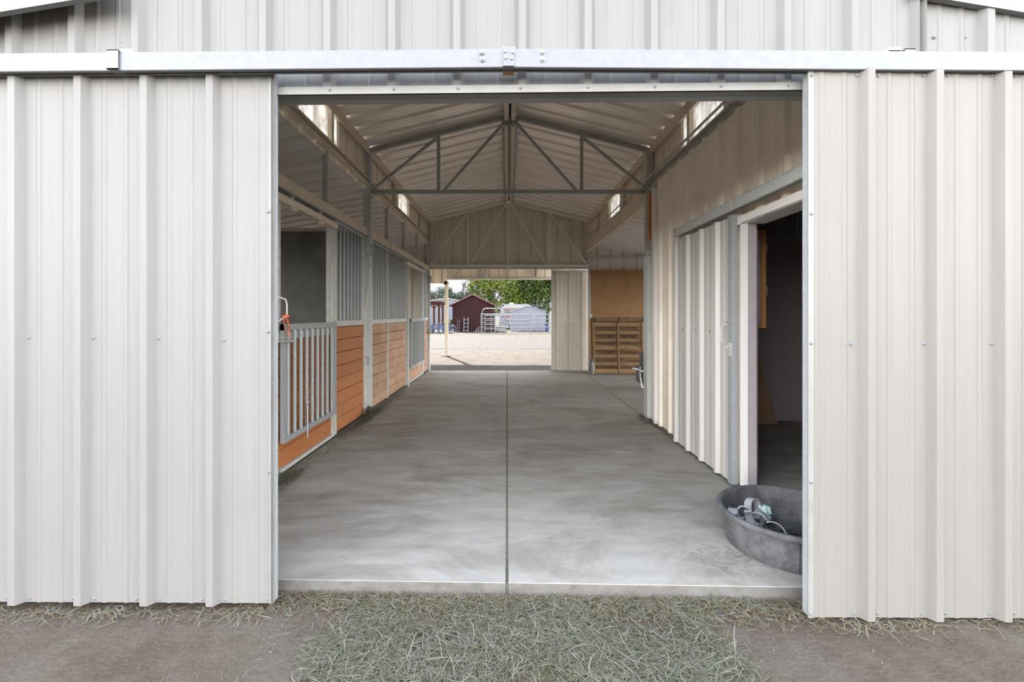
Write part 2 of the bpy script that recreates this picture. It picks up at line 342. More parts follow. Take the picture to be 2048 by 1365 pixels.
# ---- front wall
fy = lambda x: 2.19-.02*x
uF = Vector((1, -.02, 0)).normalized()
wf = thing('wall_front', 'off-white ribbed metal front wall above the sliding doors', 'wall', (0, 2.19, 0), kind='structure')
def topF(x):
    if abs(x-RX) < HW+.001: return RZ-slope*abs(x-RX)
    return LZ-LS*(abs(x)-1.83)
sheets(wf, M['white'], (0, 2.19, 0), uF, (0, 0, 1), (0, -1, 0), -1.55, 1.80, .071, 2.335, topF)
sheets(wf, M['white'], (0, 2.19, 0), uF, (0, 0, 1), (0, -1, 0), -5.6, -1.55, .071, -.03, topF, extra=(-1.82,))
sheets(wf, M['white'], (0, 2.19, 0), uF, (0, 0, 1), (0, -1, 0), 1.80, 5.6, .071, -.03, topF, extra=(1.9,))
for s in (-1, 1):      # rake trims
    x0 = -1.82 if s < 0 else 1.86
    b = MB(); b.prism([(x0, 2.11, 2.755), (s*5.8, 2.11, 2.755-LS*(5.8-1.82)), (s*5.8, 2.11, 2.94-LS*(5.8-1.82)), (x0, 2.11, 2.94)], 'y', (0, .03, 0))
    b.build('trim_1' if s < 0 else 'trim_2', M['trim'], None, kind='structure', label='white sloping roof-edge trim at the upper '+('left' if s < 0 else 'right')+' corner', cat='trim')
    b = MB(); b.prism([(RX, 2.0, RZ-.05), (RX+s*2.05, 2.0, RZ-.05-slope*2.05), (RX+s*2.05, 2.0, RZ+.1-slope*2.05), (RX, 2.0, RZ+.1)], 'y', (0, .03, 0))
    b.build('trim_3' if s < 0 else 'trim_4', M['trim'], None, kind='structure')
# header trim over the opening
b = MB(); b.bar((-1.6, fy(-1.6)-.035, 2.346), (1.85, fy(1.85)-.035, 2.346), .012, .036)
b.bar((-1.6, fy(-1.6)-.008, 2.331), (1.85, fy(1.85)-.008, 2.331), .06, .006)
b.build('trim_5', M['trim'], None, kind='structure', label='white header trim across the top of the doorway', cat='trim')
b = MB(); b.bar((-1.6, fy(-1.6)+.06, 2.368), (1.85, fy(1.85)+.06, 2.368), .06, .06)
b.build('trim_6', M['galv'], None, kind='structure', label='galvanised header tube above the doorway', cat='trim')
for px in (657, 787, 916, 1041, 1176, 1308, 1438, 1570):
    p = at(px, 176.5, 2.15); inst('screw', SCR, (p.x, fy(p.x)-.041, p.z), wf)
for px in (16, 141, 234): inst('screw', SCR, (at(px, 75, 2.2).x, fy(-2.1)-.001, at(px, 75, 2.19).z), wf)
for px in (1844, 1868, 1929): inst('screw', SCR, (at(px, 75, 2.15).x, fy(2.1)-.001, at(px, 75, 2.15).z), wf)
# opening jambs (behind the doors)
for i, x in enumerate((-1.52, 1.83)):
    b = MB(); b.box(x-.03, x+.03, fy(x)+.02, fy(x)+.08, -.06, 2.36)
    b.build('trim_7' if i == 0 else 'trim_8', M['galv'], None, kind='structure')

# ---- end wall
we = thing('wall_back', 'grey ribbed metal end wall with the far doorway', 'wall', (0, 10.8, 0), kind='structure')
YE = 10.80
sheets(we, M['end'], (0, YE, 0), (1, 0, 0), (0, 0, 1), (0, 1, 0), -1.83, 1.90, -.05, 2.40, lambda x: RZ-slope*abs(x-RX)-.01)
sheets(we, M['end'], (0, YE, 0), (1, 0, 0), (0, 0, 1), (0, 1, 0), -5.6, -1.83, -.05, -.05, lambda x: LZ-LS*(abs(x)-1.83)-.01)
sheets(we, M['end'], (0, YE, 0), (1, 0, 0), (0, 0, 1), (0, 1, 0), 1.90, 5.6, -.05, -.05, lambda x: LZ-LS*(abs(x)-1.87)-.01)
b = MB(); b.box(-1.8, 1.9, 10.72, 10.79, 2.36, 2.41); b.build('header', M['galvd'], we)
b = MB(); b.box(1.95, 5.5, 10.74, 10.79, 2.60, 2.65); b.box(-5.5, -1.9, 10.74, 10.79, 2.50, 2.55); b.build('girt', M['galvd'], we)
b = MB(); b.box(1.88, 1.98, 10.70, 10.79, 0, 2.95); b.build('corner_post', M['galvd'], we)
b = MB(); b.box(-1.86, -1.78, 10.70, 10.79, 0, 3.45); b.build('corner_post', M['galvd'], we)

# ---- outer side walls
for s in (-1, 1):
    w = thing('wall_left' if s < 0 else 'wall_right', ('outer metal wall behind the stalls' if s < 0 else 'outer metal wall of the side bay'), 'wall', (s*5.6, 6, 0), kind='structure')
    ops = [(3.0, 4.6, 0, 2.25), (7.2, 9.4, 0, 2.25)] if s < 0 else [(6.0, 10.5, 0, 2.3)]
    y = 2.2
    for (a, c, zl, zh) in ops:          # unseen openings, added to let more daylight into the barn
        sheets(w, M['end'], (s*5.6, 0, 0), (0, 1, 0), (0, 0, 1), (s, 0, 0), y, a, 2.3, -.05, 2.34)
        if zl > 0: sheets(w, M['end'], (s*5.6, 0, 0), (0, 1, 0), (0, 0, 1), (s, 0, 0), a, c, 2.3, -.05, zl)
        sheets(w, M['end'], (s*5.6, 0, 0), (0, 1, 0), (0, 0, 1), (s, 0, 0), a, c, 2.3, zh, 2.34); y = c
    sheets(w, M['end'], (s*5.6, 0, 0), (0, 1, 0), (0, 0, 1), (s, 0, 0), y, 10.8, 2.3, -.05, 2.34)

# ---- clerestory walls
WIN = [(4.14, 5.03), (7.86, 8.76)]
wi = 1
for s, X in ((-1, -1.835), (1, 1.905)):
    w = thing('wall_left_upper' if s < 0 else 'wall_right_upper', ('left' if s < 0 else 'right')+' clerestory wall strip under the aisle roof', 'wall', (X, 6, 3.0), kind='structure')
    segs = [(2.2, WIN[0][0]), (WIN[0][1], WIN[1][0]), (WIN[1][1], 10.8)]
    for a, c in segs: sheets(w, M['clere'], (X, 0, 0), (0, 1, 0), (0, 0, 1), (s, 0, 0), a, c, 2.3, 2.925, 3.47)
    for (a, c) in WIN:
        t = thing('window_%d' % wi, 'bright translucent clerestory panel on the %s, %s bay' % ('left' if s < 0 else 'right', 'near' if a < 6 else 'far'), 'window', (X, (a+c)/2, 3.05), kind='structure'); wi += 1
        mid = a+.61
        sheets(t, M['trans'], (X, 0, 0), (0, 1, 0), (0, 0, 1), (s, 0, 0), a, mid, 2.3, 3.055, 3.47, pname='pane', per=30)
        sheets(t, M['trans'], (X, 0, 0), (0, 1, 0), (0, 0, 1), (s, 0, 0), mid, c, 2.3, 3.055, 3.47, pname='pane', per=30)
        sheets(w, M['clere'], (X, 0, 0), (0, 1, 0), (0, 0, 1), (s, 0, 0), a, c, 2.3, 2.925, 3.055)
# plates and eave beams
def beam(x0, x1, y0, y1, z0, z1, m, label, name='beam', lips=True):
    b = MB(); b.box(x0, x1, y0, y1, z0, z0+.006); b.box(x0, x1, y0, y1, z1-.006, z1)
    xm = x0 if x0 < 0 else x1-.006
    b.box((x0+x1)/2-.003, (x0+x1)/2+.003, y0, y1, z0+.006, z1-.006)
    if lips:
        for xx in (x0-.001, x1-.003): b.box(xx, xx+.004, y0, y1, z0-.001, z0+.02); b.box(xx, xx+.004, y0, y1, z1-.02, z1+.001)
    return b.build(name, m, None, kind='thing', label=label, cat='beam')
beam(-1.86, -1.77, 2.3, 5.99, 2.965, 3.055, M['tanbeam'], 'dusty steel eave beam under the near left clerestory windows')
beam(-1.86, -1.77, 6.11, 10.7, 2.965, 3.055, M['tanbeam'], 'dusty steel eave beam under the far left clerestory windows')
beam(1.82, 1.90, 2.3, 5.99, 2.90, 3.03, M['galvd'], 'steel eave beam on top of the beige ribbed wall')
b = MB(); b.box(1.83, 1.87, 6.12, 10.7, 2.74, 2.97); b.box(1.80, 1.87, 6.12, 10.7, 2.735, 2.742); b.box(1.80, 1.87, 6.12, 10.7, 2.968, 2.975)
b.build('beam', M['tanbeam'], None, kind='thing', label='deep tan header beam spanning the open side bay', cat='beam')
for s, x0, x1 in ((-1, -1.83, -1.775), (1, 1.845, 1.90)):
    for (ya, yb, nm) in ((2.3, 6.0, 'near'), (6.1, 10.7, 'far')):
        b = MB(); b.box(x0, x1, ya, yb, 3.40, 3.492); b.box(x0 if s > 0 else x1-.004, x0+.004 if s > 0 else x1, ya, yb, 3.37, 3.399)
        b.build('top_plate', M['tanbeam'], None, kind='thing', label='steel plate along the top of the %s clerestory, %s bay' % ('left' if s < 0 else 'right', nm), cat='beam')

# ---- the beige wall of the side room
wr = thing('wall_right_inner', 'beige ribbed metal wall of the side room along the aisle', 'wall', (1.8, 4, 0), kind='structure')
sheets(wr, M['wallR'], (1.80, 0, 0), (0, 1, 0), (0, 0, 1), (-1, 0, 0), 2.25, 3.44, 2.37, 2.02, 2.90)
sheets(wr, M['wallR'], (1.80, 0, 0), (0, 1, 0), (0, 0, 1), (-1, 0, 0), 3.44, 5.58, 2.37, -.02, 2.90)
b = MB(); b.box(1.742, 1.80, 5.50, 5.56, -.03, 2.80); b.box(1.742, 1.83, 5.56, 5.60, -.03, 2.80); b.build('corner_trim', M['pale'], wr)
b = MB(); b.box(1.735, 1.765, 2.26, 3.58, 1.975, 2.035); b.box(1.735, 1.90, 2.26, 3.44, 1.972, 1.980); b.build('door_head_trim', M['pale'], wr)
b = MB(); b.box(1.735, 1.765, 3.405, 3.46, -.02, 1.975); b.build('door_jamb_trim', M['pale'], wr)
b = MB(); b.box(1.766, 1.83, 3.41, 3.45, -.02, 1.972); b.build('door_jamb', M['purp'], wr)
b = MB(); b.box(1.83, 1.86, 3.45, 5.6, 0, 2.9); b.build('inner_lining', M['dark'], wr)
# side room shell
b = MB(); b.box(1.84, 5.55, 5.70, 5.74, 0, 2.33); b.build('partition_wall', M['dark'], None, kind='structure', label='dark lined far wall of the side room', cat='wall')
b = MB(); b.box(1.84, 5.55, 5.75, 5.78, 2.25, 2.93); b.box(1.84, 5.55, 5.71, 5.74, 2.24, 2.30)
for k in range(8): b.box(2.1+k*.45, 2.112+k*.45, 5.735, 5.75, 2.30, 2.92)
b.build('partition_wall', M['dark'], None, kind='structure', label='dark metal strip above the side room far wall', cat='wall')
b = MB(); b.box(5.5, 5.56, 2.25, 5.7, 0, 2.4); b.build('partition_wall', M['dark'], None, kind='structure', cat='wall')
b = MB(); b.box(1.9, 5.5, 2.28, 2.31, 0, 2.4); b.build('partition_wall', M['dark'], None, kind='structure', cat='wall')
b = MB()
b.add([(1.88, 2.3, 2.88), (5.5, 2.3, 2.30), (5.5, 5.7, 2.30), (1.88, 5.7, 2.88)], [(0, 1, 2, 3)]); b.build('ceiling', M['dark'], None, kind='structure', label='dark ceiling lining of the side room')
# stall divider and stall back lining
dv = thing('partition_wall', 'dark grey lined divider between the two stalls', 'wall', (-3.7, 6.05, 0), kind='structure')
for k in range(3):
    b = MB(); b.box(-5.5+k*1.2, -5.5+(k+1)*1.2-.006, 6.02, 6.06, 0, 2.38); b.build('lining_panel', M['mat'], dv)
b = MB(); b.box(-5.5, -1.9, 6.0, 6.08, 2.38, 2.42); b.build('cap_rail', M['galvd'], dv)
b = MB(); b.box(-5.53, -5.5, 4.65, 7.15, 0, 1.15); b.build('partition_wall', M['mat'], None, kind='structure', label='dark lining along the back of the stalls', cat='wall')

# ================================================================= FRONT SLIDING DOORS
def front_door(label, x0, x1, yc, z0a, z0b, z1, ribx, edge_side, m, screws):
    root = thing('sliding_door', label, 'door', ((x0+x1)/2, yc, min(z0a, z0b)), kind='thing')
    zb = lambda x: z0a+(z0b-z0a)*(x-x0)/(x1-x0)
    sheets(root, m, (0, yc, 0), (1, 0, 0), (0, 0, 1), (0, -1, 0), x0, x1, ribx, zb, z1, pitch=.3)
    fr = MB()
    ex = x1 if edge_side > 0 else x0
    lo = zb(ex)
    fr.box(ex-.05 if edge_side > 0 else ex, ex if edge_side > 0 else ex+.05, yc+.003, yc+.043, lo+.002, z1-.002)
    fr.box(x0 if edge_side > 0 else x1-.05, x0+.05 if edge_side > 0 else x1, yc+.003, yc+.043, max(z0a, z0b)+.002, z1-.002)
    for zz in (.08, 1.15, z1-.08): fr.box(x0+.05, x1-.05, yc+.003, yc+.043, zz, zz+.05)
    fr.build('frame', M['galv'], root)
    b = MB(); xa, xb = (ex-.02, ex+.004) if edge_side > 0 else (ex-.004, ex+.02)
    b.box(xa, xb, yc-.004, yc+.001, lo, z1); b.build('edge_trim', M['trim'], root)
    for (px, py) in screws:
        p = at(px, py, yc-.002)
        if zb(p.x)+.01 < p.z < z1: inst('screw', SCR, (p.x, yc-.004 if abs(p.x-ex) < .025 else yc-.0005, p.z), root)
    for hx in (x0+.35, x1-.35):
        b = MB(); b.box(hx-.02, hx+.02, yc+.004, yc+.010, z1-.01, 2.45); b.torus((hx, yc+.007, 2.455), .018, .006, 'y', 12, 5)
        b.build('hanger', M['galv'], root)
    return root
scL = [(x, 151) for x in (15, 61, 144, 187, 274, 319, 405, 451, 537)]+[(57, 676), (186, 676), (317, 677), (448, 681), (537, 424), (537, 664), (537, 945)]+[(x, 1197+x*.01) for x in (14, 58, 145, 188, 272, 319, 403, 450)]+[(535, 1200)]
scR = [(x, 151) for x in (1623, 1714, 1757, 1847, 1895, 1983, 2030)]+[(1692, 689), (1703, 689), (1848, 688), (1984, 688), (1622, 428), (1622, 687), (1622, 965)]+[(x, 1228) for x in (1621, 1709, 1755, 1844, 1892, 1981, 2028)]
dL = front_door('large off-white ribbed sliding barn door left of the opening', -3.05, -1.075, 2.14, -.018, -.028, 2.421, -1.352, 1, M['white'], scL)
dR = front_door('large off-white ribbed sliding barn door right of the opening, beside the rubber tub', 1.34, 3.30, 2.066, -.045, -.052, 2.384, 1.598, -1, M['whiteR'], scR)

# front track
tr = thing('door_track', 'long galvanised box track carrying the two front barn doors', 'door track', (0, 2.1, 2.4))
def track_half(xa, ya, za, xb, yb, zb):
    b = MB(); h = .078
    b.bar((xa, ya, za), (xb, yb, zb), .004, h)                       # face
    b.bar((xa, ya+.022, za+h/2), (xb, yb+.022, zb+h/2), .044, .004)
    b.bar((xa, ya+.044, za), (xb, yb+.044, zb), .004, h)
    b.bar((xa, ya+.010, za-h/2), (xb, yb+.010, zb-h/2), .02, .004)
    b.bar((xa, ya+.038, za-h/2), (xb, yb+.038, zb-h/2), .012, .004)
    b.build('rail', M['rail'], tr)
a1 = at(-300, 125.5, 2.085); m1 = at(1016, 116, 2.065); a2 = at(2350, 122, 2.025)
track_half(a1.x, 2.085, a1.z-.006, m1.x-.001, 2.065, m1.z); track_half(m1.x+.001, 2.065, m1.z, a2.x, 2.025, a2.z-.006)
b = MB(); p = at(1017, 112, 2.06); b.box(p.x-.024, p.x+.024, p.y-.004, p.y, p.z-.04, p.z+.04); b.box(p.x-.024, p.x+.024, p.y-.006, p.y+.03, p.z-.046, p.z-.04); b.build('splice_plate', M['rail'], tr)
BOLT = unit(lambda b: [b.lathe((0, 0, 0), [(.0001, -.008), (.005, -.0075), (.008, -.004), (.009, 0), (.011, 0), (.011, .002)], 12)], 'bolt', M['galv'])
for v in BOLT.vertices: v.co = (v.co.x, v.co.z, v.co.y)
for (px, py) in ((1010.5, 103), (1025, 104), (1011.5, 115.5), (1023, 117), (963.5, 104), (964.5, 118), (1085, 104), (1085, 119)):
    p = at(px, py, 2.057); inst('bolt', BOLT, p, tr)
for (px0, px1, py) in ((213, 236, 119), (1810, 1831, 117)):
    p = at(px0, py, 2.066 if px0 < 1000 else 2.040); q = at(px1, py, p.y); b = MB()
    b.box(p.x, q.x, p.y, p.y+.004, p.z-.042, p.z+.044); b.box(p.x, q.x, p.y, p.y+.07, p.z+.040, p.z+.044); b.box(p.x, q.x, p.y, p.y+.07, p.z-.042, p.z-.038)
    b.build('bracket', M['rail'], tr)
for (px0, px1, py, Y) in ((240, 263, 102, 2.14), (1778, 1802, 98, 2.12), (1005, 1030, 97, 2.14)):
    p = at(px0, py+4, Y); q = at(px1, py-4, Y); b = MB(); b.box(p.x, q.x, Y, Y+.01, p.z, q.z); b.box(p.x, q.x, Y, Y+.05, p.z, p.z+.004)
    k = b.build('wall_clip', M['galvd'], tr)
for (px, Y) in ((459, 2.10), (1700, 2.07)):
    p = at(px, 133, Y); b = MB(); b.tube([p, p+V(.003, 0, -.012), p+V(.001, .004, -.028)], .006, 8); b.build('stop_pin', M['trim'], tr)
b = MB(); p = at(1006, 142, 2.12); q = at(1028, 133, 2.14); b.box(p.x, q.x, 2.12, 2.16, p.z, q.z)
b.build('wooden_block', M['pine'], None, label='small rusty-orange wooden block under the middle of the door track', cat='block')

# ================================================================= TRUSSES, POSTS, RIDGE
def truss(Y, zc, label, xl=-1.79, xr=1.87, m=None, w=.042):
    m = m or M['truss']
    t = thing('roof_truss', label, 'truss', (RX, Y, zc), group='roof trusses across the aisle')
    zt = lambda x: RZ-slope*abs(x-RX)-.045
    for s in (-1, 1):
        xe = xl if s < 0 else xr
        b = MB(); b.bar((xe, Y, zt(xe)), (RX+s*.07, Y, zt(RX+s*.07)), .05, .05); b.build('top_chord', m, t)
        xv = RX+s*.93
        b = MB(); b.bar((xv, Y, zc+.02), (xv, Y, zt(xv)-.02), .038, w, (0, 1, 0)); b.build('web_upright', m, t)
        b = MB(); b.bar((xe-s*.05, Y, zc+.03), (xv+s*.03, Y, zt(xv)-.06), .03, w, (0, 1, 0)); b.build('web_diagonal', m, t)
        b = MB(); b.bar((xv-s*.07, Y, zc+.02), (RX+s*.08, Y, zt(RX)-.09), .03, w, (0, 1, 0)); b.build('web_diagonal', m, t)
    b = MB(); b.bar((xl, Y, zc), (xr, Y, zc), .05, .045); b.build('bottom_chord', m, t)
    b = MB(); b.bar((RX-.01, Y, zc+.02), (RX-.01, Y, zt(RX)-.05), .04, .045, (0, 1, 0)); b.build('king_post', m, t)
    b = MB(); b.box(RX-.10, RX+.10, Y-.035, Y+.035, RZ-.17, RZ-.07); b.build('gusset', m, t)
    b = MB(); b.box(RX-.07, RX+.05, Y-.03, Y+.03, zc-.045, zc-.023); b.build('chord_plate', m, t)
    return t
truss(6.05, 2.90, 'steel truss spanning the middle of the aisle with the lowest chord in open air')
truss(10.62, 2.42, 'steel truss against the grey end wall above the far doorway', m=M['trussp'], w=.034)
truss(15.22, 2.52, 'pale steel truss of the porch beyond the far doorway', m=M['trim'], w=.03)

rb = thing('ridge_beam', 'doubled steel ridge beam running along the roof peak', 'beam', (RX, 7, 3.75))
for (ya, yb, gap) in ((2.3, 5.98, .020), (6.12, 10.55, .016)):
    for s in (-1, 1):
        b = MB(); x = RX+s*(gap+.026); b.box(x-.026, x+.026, ya, yb, 3.80, 3.90); b.build('channel', M['tanbeam'], rb)
        if ya > 6:
            b = MB(); x = RX+s*(gap+.07); b.box(x-.018, x+.018, ya, yb, 3.855, 3.885)
            k = b.build('bolted_angle', M['galvd'], rb)
            for j in range(12):
                c = MB(); c.lathe((x, ya+.25+j*.34, 3.855), [(.001, -.008), (.009, -.006), (.011, 0)], 8); c.build('bolt', M['dust'], k)
b = MB(); b.box(RX-.018, RX+.018, 2.3, 10.6, 3.89, 3.92); b.build('ridge_fill', M['black'], rb)
b = MB(); b.prism([(RX-.16, 1.98, RZ+.0), (RX, 1.98, RZ+.05), (RX+.16, 1.98, RZ+.0), (RX, 1.98, RZ+.06)], 'y', (0, 13.6, 0)); b.build('ridge_cap', M['redroof'] if 0 else M['end'], rb)

# left main post with flanges
def post(label, x0, x1, y0, y1, z1, m=M['galvd'], foot=True):
    t = thing('post', label, 'post', ((x0+x1)/2, (y0+y1)/2, 0))
    b = MB(); b.box(x0, x1, y0, y0+.006, 0, z1); b.box(x0, x1, y1-.006, y1, 0, z1); b.box(x0, x0+.006, y0+.006, y1-.006, 0, z1); b.box(x1-.006, x1, y0+.006, y1-.006, 0, z1)
    b.build('column', m, t)
    if foot:
        b = MB(); b.box(x0-.02, x1+.02, y0-.02, y1+.02, 0, .008); b.build('base_plate', m, t)
    return t
pL = post('tall galvanised main post between the two stalls', -1.855, -1.765, 6.0, 6.1, 3.40, M['galvp'])
post('short galvanised post at the end of the beige wall', 1.705, 1.80, 5.66, 5.81, 2.02, M['galvp'])
post('upper galvanised column at the right end of the middle truss', 1.80, 1.89, 6.0, 6.1, 3.42, M['galvd'], False)
b = MB(); b.box(1.745, 1.812, 5.72, 5.76, 2.225, 2.80)
b.build('wooden_board', M['pine'], None, label='orange pine board fixed upright at the top corner of the beige wall', cat='board')
for i, (y, z0) in enumerate(((4.72, 2.435), (7.12, 2.435), (8.26, 2.435), (9.46, 2.435))):
    b = MB(); b.box(-1.865, -1.815, y-.025, y+.025, z0, 2.964)
    b.build('stud', M['galvd'], None, label=['steel stud over the near stall doorway', 'steel stud above the far stall bars, next after the main post', 'steel stud in front of the far left clerestory window', 'steel stud nearest the end wall above the far stall door'][i], cat='stud', group='studs between the stall header and the eave beam')
for s, X in ((-1, -1.80), (1, 1.87)):
    for i, y in enumerate((4.75, 7.45, 8.48, 9.6)):
        b = MB(); b.box(X-.022, X+.022, y-.03, y+.03, 3.056 if s < 0 else 3.032, 3.40)
        b.build('clerestory_stud', M['tanbeam'], None, cat='stud', group='clerestory studs',
                label='short steel stud in the %s clerestory %s' % ('left' if s < 0 else 'right', ['dividing the near window', 'just beyond the middle truss', 'dividing the far window', 'nearest the end wall'][i]))

# ================================================================= STALL FRONTS
XS = -1.82
def bars(parent, X, ys, z0, z1, r=.0155, m=M['galv']):
    me = unit(lambda b: b.tube([(0, 0, 0), (0, 0, z1-z0)], r, 10), 'bar', m, True)
    for y in ys: inst('bar', me, (X, y, z0), parent)
def planks(parent, y0, y1, z0, z1, m, X=XS, ph=.142):
    n = max(1, round((z1-z0)/ph)); h = (z1-z0)/n; c = .006
    def f(b):
        a = [(-.038, 0, 0), (-c, 0, 0), (0, 0, c), (0, 0, h-.004-c), (-c, 0, h-.004), (-.038, 0, h-.004)]
        b.prism(a, 'y', (0, y1-y0, 0))
    me = unit(f, 'plank', m)
    for k in range(n):
        inst('plank', me, (X-.012+random.uniform(-.002, .002), y0, z0+k*h), parent)
def stall_panel(label, y0, y1, m, mid=None, zb=2.285):
    t = thing('stall_barrier', label, 'stall front', (XS, (y0+y1)/2, 0), kind='thing', group='fixed stall fronts')
    b = MB()
    for y in (y0, y1-.035)+((mid-.017,) if mid else ()): b.box(XS-.05, XS+.002, y, y+.035, 0, zb)
    b.build('upright', M['galvd'], t)
    b = MB(); b.box(XS-.052, XS+.008, y0, y1, 1.175, 1.235); b.build('middle_rail', M['galvd'], t)
    b = MB(); b.box(XS-.05, XS+.004, y0, y1, zb, zb+.015); b.build('top_rail', M['galvd'], t)
    b = MB(); b.box(XS-.04, XS+.03, y0, y1, 0, .028); b.build('base_strip', M['black'], t)
    segs = [(y0+.036, mid-.018), (mid+.019, y1-.036)] if mid else [(y0+.036, y1-.036)]
    for a, c in segs:
        planks(t, a, c, .035, 1.173, m)
        n = int((c-a)/.12); bars(t, XS-.024, [a+(c-a)*(k+.5)/n for k in range(n)], 1.237, zb)
    return t
stall_panel('fixed stall front with orange planks and bars beside the main post', 4.93, 5.97, M['plank'])
stall_panel('far fixed stall front, two plank bays under bars past the main post', 6.13, 8.42, M['plank2'], 7.12)
stall_panel('narrow fixed stall front at the end wall', 10.12, 10.68, M['plank2'])
stall_panel('fixed stall front behind the left barn door', 2.35, 3.50, M['plank'])

def stall_door(label, y0, y1, m, nbar, gate_z=(.275, 1.225), top=2.20):
    t = thing('stall_gate', label, 'stall door', (XS+.02, (y0+y1)/2, .03), kind='thing', group='sliding stall doors')
    X = XS+.012
    b = MB()
    for y in (y0, y1-.05): b.box(X-.045, X, y, y+.05, .03, top)
    for y in (y0+.085, y1-.13): b.box(X-.04, X-.01, y, y+.03, 1.16, top)
    b.build('upright', M['galvd'], t)
    b = MB(); b.box(X-.045, X+.002, y0, y1, 1.10, 1.16); b.build('cross_rail', M['galvd'], t)
    b = MB(); b.box(X-.045, X+.002, y0, y1, .03, .06); b.build('cross_rail', M['galvd'], t)
    b = MB(); b.box(X-.03, X+.035, y0-.25, y1, top, top+.055); b.build('top_rail', M['tanbeam'], t)
    for y in (y0+.28, y0+.86):
        k = MB(); k.box(X+.0, X+.02, y-.008, y+.008, top+.055, 2.31); k.box(X-.005, X+.03, y-.02, y+.02, top-.03, top); k.tube([(X-.01, y, top-.02), (X+.05, y, top-.02)], .012, 8); k.build('hanger', M['tanbeam'], t)
    planks(t, y0+.052, y1-.052, .06, 1.10, m, X-.006)
    # drop-down gate hung on the aisle side
    G = X+.028; g0, g1 = y0+.06, y1-.06; z0, z1 = gate_z
    f = MB(); f.box(G-.015, G+.015, g0, g0+.045, z0, z1); f.box(G-.015, G+.015, g1-.045, g1, z0, z1)
    f.box(G-.015, G+.015, g0+.045, g1-.045, z0, z0+.045); f.box(G-.015, G+.018, g0, g1, z1-.05, z1)
    gate = f.build('drop_gate', M['galv'], t)
    n = nbar; bars(gate, G, [g0+.10+(g1-g0-.2)*k/(n-1) for k in range(n)], z0+.045, z1-.05, .0155)
    L = MB(); L.tube([(G+.02, g0+.42, z0+.22), (G+.022, g0+.42, z0-.06)], .006, 6); L.torus((G+.02, g0+.42, z0+.25), .022, .004, 'x', 12, 5); L.build('latch_pin', M['chrome'], gate)
    return t
d1 = stall_door('near sliding stall door with barred drop gate hanging over orange planks', 3.62, 4.88, M['plank'], 9, (.278, 1.225))
d2 = stall_door('far sliding stall door with barred drop gate near the end wall', 8.52, 10.05, M['plank2'], 11, (.30, 1.225))
# handle on the near door
b = MB(); b.tube([(XS+.02, 3.66, 1.44), (XS+.075, 3.665, 1.42), (XS+.085, 3.665, 1.38), (XS+.085, 3.665, 1.29), (XS+.02, 3.66, 1.25)], .007, 8)
b.build('handle', M['pale'], d1, True, label='bent white steel handle')
b = MB(); b.tube([(XS+.02, 3.60, 1.095), (XS+.11, 3.72, 1.093)], .011, 10); b.tube([(XS+.11, 3.72, 1.093), (XS+.115, 3.727, 1.093)], .015, 10); b.build('latch_rod', M['chrome'], d1, True)
st = thing('lead_strap', 'orange webbing strap with a snap hook hanging on the near stall door', 'strap', (XS+.06, 3.68, 1.12))
b = MB()
pts = [(XS+.075, 3.662, 1.285), (XS+.085, 3.69, 1.24), (XS+.09, 3.70, 1.18), (XS+.085, 3.71, 1.13)]
for a, c in zip(pts, pts[1:]): b.bar(a, c, .022, .005, (1, .2, 0))
pts = [(XS+.06, 3.655, 1.29), (XS+.065, 3.66, 1.22), (XS+.08, 3.68, 1.15)]
for a, c in zip(pts, pts[1:]): b.bar(a, c, .018, .005, (1, .5, 0))
b.tube([(XS+.055, 3.655, 1.285), (XS+.085, 3.67, 1.30), (XS+.095, 3.675, 1.28)], .012, 8)
b.build('webbing', M['orange'], st)
b = MB(); b.torus((XS+.08, 3.70, 1.115), .014, .003, 'y', 12, 5); b.build('snap_hook', M['chrome'], st)
# header beams above the stalls
for (a, c, l) in ((2.3, 7.15, 'dusty steel header beam over the near stall door and bars'), (7.16, 10.72, 'dusty steel header beam over the far stall door')):
    t = thing('stall_header', l, 'beam', (XS, (a+c)/2, 2.3), group='stall header beams')
    b = MB(); b.box(XS-.03, XS+.022, a, c, 2.315, 2.42); b.build('face', M['tanbeam'], t)
    b = MB(); b.box(XS-.03, XS+.035, a, c, 2.300, 2.314); b.build('lower_lip', M['galv'], t)
    b = MB(); b.box(XS-.025, XS+.03, a, a+.03, 2.31, 2.425); b.build('end_bracket', M['galvd'], t)
# dark upright between far panel and far door
post('slim dark steel post beside the far stall door', -1.84, -1.79, 8.43, 8.50, 2.295, M['galvd'])

# ================================================================= RIGHT SIDE SLIDING DOOR
sd_ = thing('sliding_door', 'beige ribbed sliding door with galvanised edge on the right wall', 'door', (1.72, 4.1, .02), kind='thing')
sheets(sd_, M['doorR'], (1.715, 0, 0), (0, 1, 0), (0, 0, 1), (-1, 0, 0), 3.56, 4.76, 3.78, .02, 2.05)
b = MB(); b.box(1.690, 1.735, 3.50, 3.56, .02, 2.055); b.build('edge_channel', M['galv'], sd_)
b = MB(); b.box(1.717, 1.735, 3.56, 4.76, .04, .08); b.box(1.717, 1.735, 3.56, 4.76, 1.95, 1.99); b.build('frame', M['galv'], sd_)
b = MB(); b.tube([(1.71, 3.60, 1.225), (1.665, 3.60, 1.21), (1.658, 3.60, 1.18), (1.658, 3.60, 1.12), (1.665, 3.60, 1.09), (1.71, 3.60, 1.07)], .006, 8)
b.build('handle', M['galvd'], sd_, True)
for z in (1.24, 1.05):
    b = MB(); b.tube([(1.712, 3.60, z), (1.704, 3.60, z)], .011, 8); b.build('handle_bolt', M['galv'], sd_)
b = MB(); b.box(1.682, 1.690, 3.50, 3.535, .99, 1.09); b.torus((1.675, 3.515, 1.05), .016, .005, 'y', 12, 6); b.build('hasp', M['galvd'], sd_)
